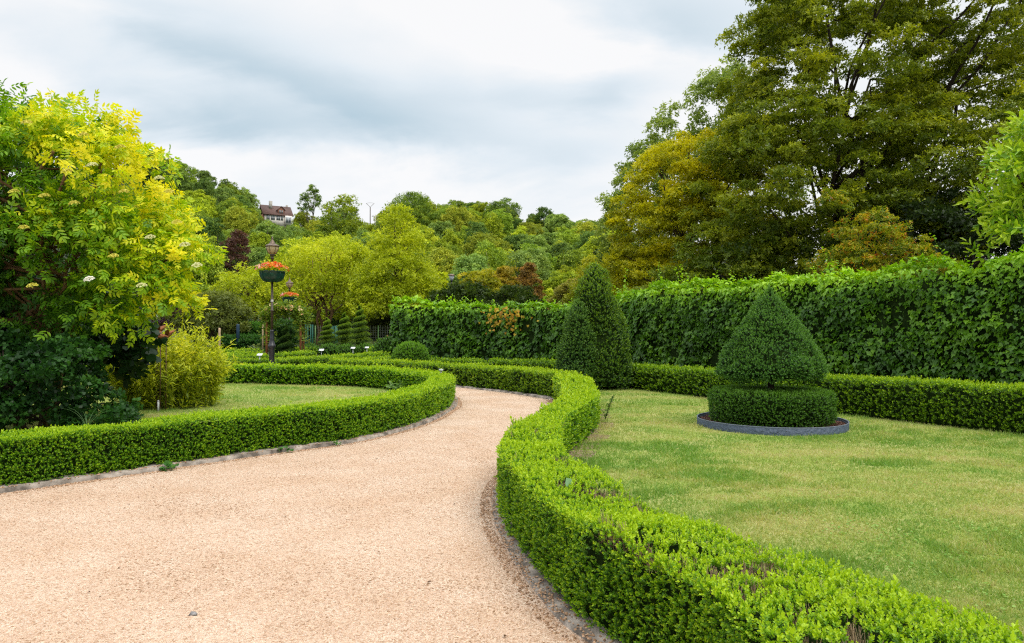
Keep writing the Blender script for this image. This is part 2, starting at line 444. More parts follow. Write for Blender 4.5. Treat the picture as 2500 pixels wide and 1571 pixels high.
def scatter(name, T, P, A, Nn, S, mixv, pal, mat='leaf', parent=None, rgb=None):
    """one mesh of len(P) copies of template T. A = axis directions, Nn = leaf normals, S = sizes, mixv = position in the palette"""
    tv, tf, tt = T
    n, k = len(P), len(tv)
    A = nrm(A); Nn = nrm(Nn - A * np.sum(Nn * A, 1, keepdims=True)); Sd = np.cross(A, Nn)
    S = np.broadcast_to(S, (n,))[:, None, None]
    V = P[:, None, :] + S * (tv[None, :, 0:1] * Sd[:, None, :] + tv[None, :, 1:2] * A[:, None, :] + tv[None, :, 2:3] * Nn[:, None, :])
    V = V.reshape(-1, 3)
    if rgb is None:
        pal = np.asarray(pal, float); xs = np.linspace(0, 1, len(pal))
        m = np.clip((mixv[:, None] + tt[None, :]).ravel(), 0, 1)
        C = np.stack([np.interp(m, xs, pal[:, j]) for j in range(3)], 1)
    else:
        C = np.repeat(rgb, k, axis=0)
    fl = np.array([i for f in tf for i in f]); ln = [len(f) for f in tf]
    loops = (fl[None, :] + (np.arange(n) * k)[:, None]).ravel()
    st = (np.r_[0, np.cumsum(ln)[:-1]][None, :] + (np.arange(n) * len(fl))[:, None]).ravel()
    return mesh_np(name, V, loops, st, mat, tint=C, parent=parent)

def rdir(n):
    return nrm(rng.normal(size=(n, 3)))

# palettes (linear base colours), old leaf -> young leaf
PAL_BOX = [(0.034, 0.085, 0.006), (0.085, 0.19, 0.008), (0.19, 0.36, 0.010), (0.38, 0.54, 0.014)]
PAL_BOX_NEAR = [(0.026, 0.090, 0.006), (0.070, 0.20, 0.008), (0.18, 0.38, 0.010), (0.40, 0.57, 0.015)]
PAL_BOX_DK = [(0.012, 0.042, 0.008), (0.028, 0.085, 0.012), (0.055, 0.15, 0.018), (0.11, 0.25, 0.022)]
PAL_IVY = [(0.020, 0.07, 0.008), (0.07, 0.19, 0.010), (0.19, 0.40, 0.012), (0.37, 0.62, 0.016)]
PAL_YEW = [(0.012, 0.042, 0.008), (0.030, 0.085, 0.014), (0.075, 0.17, 0.018), (0.19, 0.32, 0.016)]

def catmull(P, step=0.12):
    P = np.asarray(P, float); Q = np.vstack([2 * P[0] - P[1], P, 2 * P[-1] - P[-2]]); out = []
    for i in range(1, len(Q) - 2):
        p0, p1, p2, p3 = Q[i - 1:i + 3]
        n = max(2, int(np.linalg.norm(p2 - p1) / step * 1.5))
        t = np.linspace(0, 1, n, endpoint=False)[:, None]
        out.append(.5 * ((2 * p1) + (-p0 + p2) * t + (2 * p0 - 5 * p1 + 4 * p2 - p3) * t * t + (-p0 + 3 * p1 - 3 * p2 + p3) * t ** 3))
    out.append(P[-1:]); return np.vstack(out)
def resample(P, n):
    d = np.r_[0, np.cumsum(np.linalg.norm(np.diff(P, axis=0), axis=1))]
    s = np.linspace(0, d[-1], n)
    return np.stack([np.interp(s, d, P[:, j]) for j in range(P.shape[1])], 1)

def sample_quads(Q, Nq, dens_fn):
    """Q (m,4,3) quads, Nq (m,3) normals; dens_fn(centre)->per m2"""
    a = np.linalg.norm(np.cross(Q[:, 1] - Q[:, 0], Q[:, 3] - Q[:, 0]), axis=1)
    cen = Q.mean(1)
    cnt = rng.poisson(a * dens_fn(cen, Nq))
    idx = np.repeat(np.arange(len(Q)), cnt)
    u = rng.random(len(idx))[:, None]; v = rng.random(len(idx))[:, None]
    q = Q[idx]
    P = (1 - u) * (1 - v) * q[:, 0] + u * (1 - v) * q[:, 1] + u * v * q[:, 2] + (1 - u) * v * q[:, 3]
    return P, Nq[idx]

CAMP = np.array([0, 0, 1.6])
def lod(P, k, lo, hi):
    return np.clip(np.linalg.norm(P - CAMP, axis=1) * k, lo, hi)

def make_hedge(left, right, h, label, pal=PAL_BOX, lean=0.0, cover=3.6, smin=.036, k=.0060, smax=.24, bare=0.0, capend=(1, 1), name='box_hedge', topyoung=.32, group='low clipped box hedges', wob=.03, shoots=0.0, hi=False, sidemix=.17):
    Lf, Rt = catmull(left), catmull(right)
    n = int(max(len(Lf), len(Rt)))
    Lf, Rt = resample(Lf, n), resample(Rt, n)
    s = np.linspace(0, 1, n)
    hh = np.interp(s, np.linspace(0, 1, len(np.atleast_1d(h))), np.atleast_1d(h)) if np.ndim(h) else np.full(n, h)
    cx, cy = (Lf + Rt)[0] / 2
    def p3(P, z): return np.c_[P, np.broadcast_to(z, (n,))]
    hw = hh + (noise3(p3((Lf + Rt) / 2, 0), 1.6, 5) - .5) * wob * 1.6
    L0, L1, R0, R1 = p3(Lf, .04), p3(Lf, hw), p3(Rt, .04), p3(Rt, hw)
    Q, Nn = [], []
    up = np.tile([0, 0, 1.0], (n - 1, 1))
    tl = nrm(np.diff(Lf, axis=0)); tr = nrm(np.diff(Rt, axis=0))
    nl = np.c_[-tl[:, 1], tl[:, 0], np.zeros(n - 1)]; nr = np.c_[tr[:, 1], -tr[:, 0], np.zeros(n - 1)]
    mid = ((Lf + Rt) / 2)[:-1]
    nl *= np.sign(np.sum(nl[:, :2] * (Lf[:-1] - mid), 1))[:, None]; nr *= np.sign(np.sum(nr[:, :2] * (Rt[:-1] - mid), 1))[:, None]
    Q.append(np.stack([L0[:-1], L0[1:], L1[1:], L1[:-1]], 1)); Nn.append(nl)
    Q.append(np.stack([R0[:-1], R0[1:], R1[1:], R1[:-1]], 1)); Nn.append(nr)
    Q.append(np.stack([L1[:-1], L1[1:], R1[1:], R1[:-1]], 1)); Nn.append(up)
    tc_ = nrm(np.diff((Lf + Rt) / 2, axis=0)); 
    if capend[0]: Q.append(np.array([[L0[0], R0[0], R1[0], L1[0]]])); Nn.append(np.array([[-tc_[0][0], -tc_[0][1], 0]]))
    if capend[1]: Q.append(np.array([[L0[-1], R0[-1], R1[-1], L1[-1]]])); Nn.append(np.array([[tc_[-1][0], tc_[-1][1], 0]]))
    Q = np.vstack(Q); Nn = np.vstack(Nn)
    def dens(c, nn):
        sz = lod(c, k, smin, smax)
        face = np.sum(nn * nrm(CAMP - c), 1)
        return cover / sz ** 2 * np.where(face > -.15, 1.0, .45)
    P, N_ = sample_quads(Q, Nn, dens)
    m = len(P)
    sz = lod(P, k, smin, smax) * rng.uniform(.75, 1.2, m)
    istop = N_[:, 2] > .5
    nb = noise3(P, 3.0, 11)
    bulge = (noise3(P, 2.2, 3) - .5) * wob * 2 + (noise3(P, 9.0, 4) - .5) * wob
    depth = -np.abs(rng.normal(size=m)) * sz * .55
    # dead patches
    keep = np.ones(m, bool)
    if bare > 0:
        bm = noise3(P * [1, 1, .3], 2.6, 21) * .6 + noise3(P, 9, 22) * .4
        keep = ~(istop & (bm > 1 - bare) & (rng.random(m) < .93))
        bs = noise3(P, 1.9, 31) * .6 + noise3(P, 7, 32) * .4
        keep &= ~((~istop) & (bs > .80) & (rng.random(m) < .5))
    thin = noise3(P, 5.0, 41) < .20
    keep &= ~(thin & (rng.random(m) < .35))
    P, N_, sz, istop, nb, bulge, depth = [x[keep] for x in (P, N_, sz, istop, nb, bulge, depth)]
    m = len(P)
    P = P + N_ * (bulge + depth)[:, None]
    A = N_ * np.where(istop, .8, .55)[:, None] + np.array([0, 0, .5]) + rng.normal(size=(m, 3)) * .5
    zrel = np.clip(P[:, 2] / np.max(hh), 0, 1)
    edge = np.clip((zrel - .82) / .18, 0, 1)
    mixv = sidemix + .22 * (nb - .5) + topyoung * edge + rng.normal(size=m) * .10 + .16 * (noise3(P, 14, 6) - .5)  # sidemix darkens side leaves, shade put into their colour; topyoung is new growth
    orig = np.array([cx, cy, 0])
    root = empty(name, (cx, cy, 0), label=label, cat='hedge', group=group)
    TT = [T_sprig(4 if hi else 3, hi=hi, seed=i) for i in (1, 2)]
    hf = rng.random(m) < .5
    # one foliage mesh: join the two sprig variants
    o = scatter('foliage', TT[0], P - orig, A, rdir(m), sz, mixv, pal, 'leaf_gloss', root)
    if shoots > 0:
        e = np.where((rng.random(m) < shoots) & istop)[0]
        if len(e):
            S_ = sz[e] * rng.uniform(1.3, 1.9, len(e))
            Aa = np.tile([0, 0, 1.0], (len(e), 1)) + rng.normal(size=(len(e), 3)) * .22
            scatter('shoots', TT[1], P[e] - orig + [0, 0, .0], Aa, rdir(len(e)), S_, mixv[e] + .2, pal, 'leaf_gloss', root)
    # woody core
    ins = min(.09, .2 * np.min(np.linalg.norm(Lf - Rt, axis=1)))
    di = nrm(Rt - Lf)
    Li, Ri = Lf + di * ins, Rt - di * ins
    V = np.vstack([p3(Li, 0.0), p3(Li, hh - ins), p3(Ri, hh - ins), p3(Ri, 0.0)]) - orig
    F = []
    for a in range(3):
        for i in range(n - 1): F.append((a * n + i, a * n + i + 1, (a + 1) * n + i + 1, (a + 1) * n + i))
    F.append((0, n, 2 * n, 3 * n)); F.append((n - 1, 4 * n - 1, 3 * n - 1, 2 * n - 1))
    mb = MB(); mb.add(V, F); mb.build('woody_core', 'twig_core', root)
    if bare > 0:
        # bare upright twigs in the dead patches
        Pt, Nt = sample_quads(Q, Nn, lambda c, nn: np.where(np.linalg.norm(c - CAMP, axis=1) < 14, 6500 / (1 + np.linalg.norm(c - CAMP, axis=1) / 5), 0))
        bm = noise3(Pt * [1, 1, .3], 2.6, 21) * .6 + noise3(Pt, 9, 22) * .4
        bs = noise3(Pt, 1.9, 31) * .6 + noise3(Pt, 7, 32) * .4
        top = Nt[:, 2] > .5
        kk = (top & (bm > 1 - bare - .02)) | (~top & (bs > .79))
        Pt, Nt = Pt[kk], Nt[kk]; mt = len(Pt)
        if mt:
            w = .03
            tw = (np.array([(-w / 2, 0, 0), (w / 2, 0, 0), (w * .3, 1, 0), (-w * .3, 1, 0), (0, 0, -w / 2), (0, 0, w / 2), (0, 1, w * .3), (0, 1, -w * .3)]), [(0, 1, 2, 3), (4, 5, 6, 7)], np.zeros(8))
            Aa = np.array([0, 0, 1.0]) + Nt * .3 + rng.normal(size=(mt, 3)) * .25
            base = Pt - Nt * .085 - orig
            rg = np.array([(.46, .35, .23)]) * rng.uniform(.5, 1.4, (mt, 1))
            scatter('bare_twigs', tw, base, Aa, rdir(mt), rng.uniform(.06, .105, mt), None, None, 'petal', root, rgb=rg)
    return root

def strip(name, P, w0, w1, z, mat, side=1, zvar=0.0, top=None):
    "kerb: a raised band following polyline P between offsets w0 and w1"
    P = catmull(P); T = nrm(np.gradient(P, axis=0)); Nn = np.c_[-T[:, 1], T[:, 0]] * side
    n = len(P)
    p3 = np.c_[P, np.zeros(n)]
    wv = (noise3(p3, 6, 9) - .5) * .02
    A_, B_ = P + Nn * (w0), P + Nn * (w1 + wv)[:, None]
    zt = z + (noise3(p3, 3, 8) - .5) * zvar
    joint = (np.arange(n) % 9 == 0)
    zt = np.where(joint, zt - .012, zt)
    V = np.vstack([np.c_[A_, zt], np.c_[B_, zt - .006], np.c_[B_ + Nn * .01, np.full(n, -.02)]])
    F = [(i, i + 1, n + i + 1, n + i) for i in range(n - 1)] + [(n + i, n + i + 1, 2 * n + i + 1, 2 * n + i) for i in range(n - 1)]
    mb = MB(); mb.add(V, F); return mb.build(name, mat)

def poly_sheet(name, pts, z, mat):
    import bmesh
    bm = bmesh.new(); vs = [bm.verts.new((x, y, z)) for x, y in pts]
    f = bm.faces.new(vs); bmesh.ops.triangulate(bm, faces=[f])
    me = bpy.data.meshes.new(name); bm.to_mesh(me); bm.free()
    for p in me.polygons:
        if p.normal.z < 0: p.flip()
    me.materials.append(MATS[mat]); o = bpy.data.objects.new(name, me); COL.objects.link(o); return o
def inside(P, poly):
    x, y = P[:, 0], P[:, 1]; r = np.zeros(len(P), bool); poly = np.asarray(poly); j = len(poly) - 1
    for i in range(len(poly)):
        xi, yi = poly[i]; xj, yj = poly[j]
        c = ((yi > y) != (yj > y)) & (x < (xj - xi) * (y - yi) / (yj - yi + 1e-12) + xi); r ^= c; j = i
    return r

# ================================================================== curves of the plan (metres)
A_OUT = [(-11.5, .4), (-9, 3.2), (-6.9, 5.5), (-5.13, 6.97), (-4.69, 7.47), (-4.24, 7.95), (-3.84, 8.45), (-3.03, 9.38), (-2.36, 10.1), (-1.78, 11.43), (-1.49, 12.65), (-1.35, 13.95), (-1.30, 15.1), (-1.5, 16.9), (-2.2, 18.5), (-3.44, 19.9), (-4.9, 20.8), (-8.9, 21.85), (-14, 22.3)]
A_IN = [(-11.9, .8), (-9.4, 3.6), (-7.25, 5.9), (-5.5, 7.38), (-5.02, 7.84), (-4.55, 8.35), (-4.12, 8.95), (-3.36, 9.80), (-2.72, 10.6), (-2.24, 11.75), (-1.97, 12.85), (-1.83, 14.0), (-1.80, 15.0), (-2.0, 16.7), (-2.6, 18.0), (-3.7, 19.4), (-5.05, 20.3), (-9.0, 21.35), (-14, 21.8)]
B_L = [(1.3, .3), (1.12, 1.2), (1.0, 1.9), (.88, 2.49), (.83, 2.77), (.72, 3.12), (.57, 3.47), (.366, 3.86), (.195, 4.48), (.05, 5.19), (-.08, 6.13), (-.06, 7.3), (.28, 8.9), (.64, 10.4), (.84, 11.5), (.97, 12.9), (1.05, 14.6), (1.0, 16.2)]
B_R = [(3.2, .3), (2.5, 1.2), (2.1, 1.75), (1.78, 2.42), (1.61, 2.78), (1.42, 3.1), (1.22, 3.4), (1.06, 3.75), (.86, 4.3), (.70, 4.95), (.47, 6.05), (.47, 7.0), (.62, 8.4), (.98, 9.9), (1.33, 11.2), (1.52, 12.7), (1.62, 14.3), (1.55, 16.2)]
R2_F = [(1.02, 16.35), (.45, 17.4), (-.24, 18.5), (-1.89, 20.5), (-3.84, 22.4), (-5.6, 23.7), (-6.3, 24.1)]
R2_B = [(1.5, 16.7), (.9, 17.85), (.15, 18.98), (-1.55, 20.98), (-3.55, 22.85), (-5.4, 24.15), (-6.1, 24.6)]
C_F = [(9.6, 7.2), (8.8, 8.8), (7.85, 10.67), (6.6, 12.9), (5.3, 15.4), (4.2, 17.7), (3.31, 19.4), (2.4, 21.6), (1.56, 23.3), (-.5, 25.3), (-3.4, 26.9), (-5.8, 27.7)]
C_B = [(10.2, 7.5), (9.35, 9.1), (8.4, 10.95), (7.15, 13.2), (5.85, 15.7), (4.75, 17.95), (3.85, 19.75), (2.9, 21.95), (1.9, 23.85), (-.3, 25.9), (-3.2, 27.45), (-5.6, 28.2)]
IVY = [(13.0, 4.0, 2.85), (11.2, 7.6, 2.85), (9.9, 10.4, 2.87), (9.0, 12.2, 2.88), (8.5, 13.3, 2.74), (8.26, 13.9, 2.86), (7.4, 15.2, 2.83), (6.6, 16.8, 2.82), (4.9, 20.6, 2.80), (4.0, 22.5, 2.80), (2.2, 26.5, 2.60), (0.0, 29, 2.52), (-2.7, 31, 2.74), (-5.7, 33, 2.9)]

# ================================================================== ground
def build_ground():
    # hill height function + sheet reaching the horizon
    xs = np.r_[-1500, -900, -600, -400, np.arange(-260, 161, 8), 250, 400, 700, 1500]
    ys = np.r_[-300, -60, 0, 30, 60, np.arange(84, 300, 8), 330, 400, 600, 1000, 2500]
    X, Y = np.meshgrid(xs, ys)
    P = np.stack([X.ravel(), Y.ravel()], 1)
    Z = hill_z(P)
    V = np.c_[P, Z - .012]
    nx, ny = len(xs), len(ys)
    F = [(j * nx + i, j * nx + i + 1, (j + 1) * nx + i + 1, (j + 1) * nx + i) for j in range(ny - 1) for i in range(nx - 1)]
    mb = MB(); mb.add(V, F)
    setp(mb.build('ground', 'dark_soil_moss', smooth=True), kind='structure')
SKY_PX = np.array([-400, 200, 363, 416, 467, 520, 581, 620, 660, 715, 740, 780, 830, 880, 915, 945, 1000, 1060, 1120, 1180, 1240, 1280, 1330, 1400, 1460, 1600, 2600.])
SKY_PY = np.array([310, 335, 352, 384, 394, 424, 440, 490, 548, 548, 505, 480, 473, 500, 560, 500, 470, 480, 485, 482, 500, 540, 510, 525, 535, 540, 560.])
GRD_PY = np.array([310, 330, 345, 372, 388, 418, 448, 485, 505, 525, 530, 530, 525, 530, 535, 530, 510, 505, 505, 505, 515, 530, 530, 535, 540, 545, 560.])
def hill_z(P):
    X, Y = P[:, 0], P[:, 1]
    px = np.where(Y > 20, X / np.maximum(Y, 20) * 1700 + 1250, 1250)
    top = (810 - np.interp(px, SKY_PX, GRD_PY)) / 1700 * 200 + 1.6 - 10.5
    t = np.clip((Y - 92) / 108, 0, 1)
    z = top * (t ** 1.15) + np.clip((Y - 200) / 1000, 0, 1) * 12
    z += (noise3(np.c_[X, Y, X * 0], .05, 2) - .5) * 6 * t
    return np.where(Y < 90, 0, z)
build_ground()
a_out, a_in, b_l, b_r = catmull(A_OUT), catmull(A_IN), catmull(B_L), catmull(B_R)
r2f, cf, ivy = catmull(R2_F), catmull(C_F), catmull(IVY)
# gravel path: wide in front, narrowing between the hedges, turning left behind the lawn
path_poly = [(-14, -8), (-14, -1)] + [tuple(p) for p in (a_out[::4] + [(-.12 * 0), 0])] + [(-14, 24)] + [(-9, 24.2)] + [tuple(p) for p in r2f[::-4]] + [tuple(p + [.03, 0]) for p in b_l[::-4]] + [(1.6, -1.5), (2.4, -8)]
setp(poly_sheet('gravel_path', path_poly, 0.004, 'gravel'), kind='structure')
lawnR = [tuple(p) for p in b_r[::4]] + [(1.6, 17.5), (1.9, 22)] + [tuple(p) for p in cf[len(cf) * 6 // 10::-4]] + [(10.5, 5), (11, -4), (4.5, -4)]
setp(poly_sheet('lawn', lawnR, 0.008, 'turf'), kind='structure')
lawnL = [tuple(p) for p in a_in[::4]]
setp(poly_sheet('side_lawn', lawnL, 0.008, 'turf'), kind='structure')
setp(strip('kerb', A_OUT[1:-4], -.08, .105, .055, 'kerb', side=-1, zvar=.02), kind='structure')
setp(strip('kerb', B_L[2:], -.05, .09, .03, 'kerb', side=1, zvar=.02), kind='structure')
setp(strip('kerb', R2_F, -.05, .12, .05, 'kerb', side=1, zvar=.03), kind='structure')

setp(strip('soil', B_R[8:17], -.10, .30, .014, 'soil_dry', side=-1, zvar=.01), kind='structure')
# gravel: real loose stones, thick near the camera and along the edges
def gravel_stones():
    n = 150000
    D = 2.4 + 9 * rng.random(n) ** 1.6
    X = rng.uniform(-.80, .16, n) * D
    P = np.c_[X, D]
    k = inside(P, path_poly)
    P = P[k]; n = len(P)
    V = np.array([(-1, -1, 0), (1, -1, 0), (1, 1, 0), (-1, 1, 0), (-.6, -.5, .8), (.6, -.6, .7), (.5, .6, .85), (-.5, .55, .75)]) * .5
    F = [(0, 1, 5, 4), (1, 2, 6, 5), (2, 3, 7, 6), (3, 0, 4, 7), (4, 5, 6, 7)]
    sz = rng.uniform(.005, .0115, n) * (1 + .03 * P[:, 1])
    nz = noise3(np.c_[P, P[:, 0] * 0], 1.3, 77) * .6 + noise3(np.c_[P, P[:, 0] * 0], 5, 78) * .4
    mixv = np.clip(rng.beta(3, 2, n) + (nz - .5) * .7, 0, 1)
    pal = [(.29, .17, .09), (.50, .34, .22), (.64, .47, .34), (.70, .54, .41), (.78, .66, .54)]
    a = rng.uniform(0, 6.28, n)
    A = np.c_[np.cos(a), np.sin(a), rng.normal(size=n) * .3]
    o = scatter('gravel', (V, F, np.zeros(8)), np.c_[P, np.full(n, .003)], A, np.tile([0, 0, 1.], (n, 1)) + rng.normal(size=(n, 3)) * .25, sz, mixv, pal, 'petal')
    setp(o, kind='stuff', label='loose buff gravel covering the curving path', cat='gravel')
gravel_stones()
def spill():
    out = []
    for C, side, a, b, n in ((catmull(B_L[2:]), 1, -.02, .20, 5200), (catmull(A_OUT[1:-5]), -1, .04, .22, 4200)):
        T = nrm(np.gradient(C, axis=0)); Nn = np.c_[-T[:, 1], T[:, 0]] * side
        i = rng.integers(0, len(C) - 1, n); u = rng.random(n)[:, None]
        q = a + (b - a) * rng.random(n) ** .55
        out.append(np.c_[C[i] * (1 - u) + C[i + 1] * u + Nn[i] * q[:, None], np.where(q < .11, .032 if side == 1 else .055, .006)])
    P = np.vstack(out); n = len(P)
    V = np.array([(-1, -1, 0), (1, -1, 0), (1, 1, 0), (-1, 1, 0), (-.6, -.5, .8), (.6, -.6, .7), (.5, .6, .85), (-.5, .55, .75)]) * .5
    F = [(0, 1, 5, 4), (1, 2, 6, 5), (2, 3, 7, 6), (3, 0, 4, 7), (4, 5, 6, 7)]
    a = rng.uniform(0, 6.28, n)
    o = scatter('gravel', (V, F, np.zeros(8)), P, np.c_[np.cos(a), np.sin(a), rng.normal(size=n) * .3], np.tile([0, 0, 1.], (n, 1)) + rng.normal(size=(n, 3)) * .25, rng.uniform(.008, .016, n), rng.random(n) * .8, [(.24, .14, .08), (.46, .29, .17), (.62, .42, .27), (.76, .56, .40)], 'petal')
    setp(o, kind='stuff', label='coarser gravel swept against the kerbs', cat='gravel')
spill()

def grass(name, poly, label, xr, yr, base_n, ky):
    n = base_n
    D = yr[0] + (yr[1] - yr[0]) * rng.random(n) ** ky
    X = rng.uniform(xr[0], xr[1], n) * D
    P = np.c_[X, D]; P = P[inside(P, poly)]
    P = P[np.hypot(P[:, 0] - 4.37, P[:, 1] - 11.8) > 1.22]
    n = len(P); p3 = np.c_[P, P[:, 0] * 0]
    dry = noise3(p3 * [1, 1.6, 1], .9, 51) * .5 + noise3(p3 * [1, 1.5, 1], 2.6, 52) * .3 + noise3(p3, 8, 53) * .2
    lush = noise3(p3 * [.8, 1.5, 1], 1.1, 61) * .6 + noise3(p3, 4.5, 62) * .4
    sz = rng.uniform(.018, .034, n) * (1 + .05 * P[:, 1]) * np.where(lush > .62, 1.45, 1)
    w = .11
    V = np.array([(-w, 0, 0), (w, 0, 0), (0, 1, .25)])
    A = np.c_[rng.normal(size=(n, 2)) * .75, np.ones(n)]
    m = .44 + (dry - .5) * 1.9 + rng.normal(size=n) * .2
    pal = np.array([(.17, .32, .055), (.25, .37, .08), (.33, .41, .11), (.42, .44, .16), (.52, .48, .24)])
    m = m - np.clip((lush - .54) * 3, 0, .15)
    C = np.stack([np.interp(m, np.linspace(0, 1, 5), pal[:, j]) for j in range(3)], 1)
    o = scatter(name, (V, [(0, 1, 2)], np.zeros(3)), np.c_[P, np.full(n, .006)], A, rdir(n), sz, None, None, 'leaf', rgb=C)
    setp(o, kind='stuff', label=label, cat='grass')
grass('grass', lawnR, 'short patchy mown grass with dry tufts on the right lawn', (.0, .80), (2.4, 24), 420000, 1.9)
grass('grass', lawnL, 'short mown grass on the small lawn behind the left hedge', (-.75, -.1), (7, 22), 120000, 1.0)

# ================================================================== hedges
make_hedge(A_OUT, A_IN, .52, 'low box hedge with dense glossy leaves curling round the left lawn to a rounded tip', pal=PAL_BOX_NEAR, smin=.036, k=.0048, shoots=.02, cover=5.4, hi=False, name='box_hedge', topyoung=.30)
make_hedge(B_L, B_R, .545, 'S-shaped box hedge in the foreground with bare brown twig patches on its top', pal=PAL_BOX_NEAR, smin=.034, k=.0068, bare=.33, hi=True, shoots=.06, topyoung=.36, sidemix=.20, wob=.03, cover=3.4)
make_hedge(R2_F, R2_B, .60, 'box hedge along the far side of the path bend, starting behind the S-shaped hedge', k=.0048)
make_hedge(C_F, C_B, [.72, .72, .70, .66, .62, .60, .55, .5, .48, .5], 'long box hedge at the back of the right lawn, in front of the ivy', k=.0056, wob=.035)

# ---- maze of low hedges beyond the left lawn
def row(px0, py0, px1, py1, h, w, label, pal=PAL_BOX, bend=0.0, **kw):
    "a straight or slightly bent row given by the ends of its front top edge"
    a = np.array(ground_pt(px0, py0, h)); b = np.array(ground_pt(px1, py1, h))
    t = nrm((b - a)[None])[0]; nn = np.array([-t[1], t[0]]); nn = nn if nn[1] > 0 else -nn
    m = (a + b) / 2 + nn * bend
    F = [tuple(a), tuple(m), tuple(b)]; B = [tuple(a + nn * w), tuple(m + nn * w), tuple(b + nn * w)]
    return make_hedge(F, B, h, label, pal=pal, k=.0042, smax=.22, sidemix=.08, topyoung=.40, **kw)  # row sides get extra painted shade in the leaf tint
MZ = 'low hedges of the far parterre'
row(545, 880.5, 706, 880.5, .5, .6, 'first low parterre hedge behind the dark lamp post base', group=MZ)
row(708, 880, 955, 864.5, .55, .6, 'parterre hedge slanting up to the right towards the dome bush', group=MZ)
row(824, 881.5, 960, 876, .5, .5, 'short bright parterre hedge left of the dome bush, behind the path hedge', group=MZ)
row(545, 872.5, 662, 871.5, .5, .6, 'second low parterre hedge counted from the lawn', group=MZ)
row(545, 866.5, 640, 865.5, .5, .7, 'third low parterre hedge counted from the lawn', group=MZ)
row(545, 859, 640, 857.5, .5, .9, 'farthest low parterre hedge in front of the laurel rows', group=MZ)
row(700, 867, 772, 861, .5, .6, 'parterre hedge between the dark yew spiral and the scalloped bush', group=MZ)
row(700, 854.5, 775, 853.5, .5, .8, 'thin bright parterre hedge behind the right foot of the rose arch', group=MZ)
row(903, 854, 990, 853, .5, .9, 'thin yellow-green parterre hedge right of the tallest spiral', group=MZ)

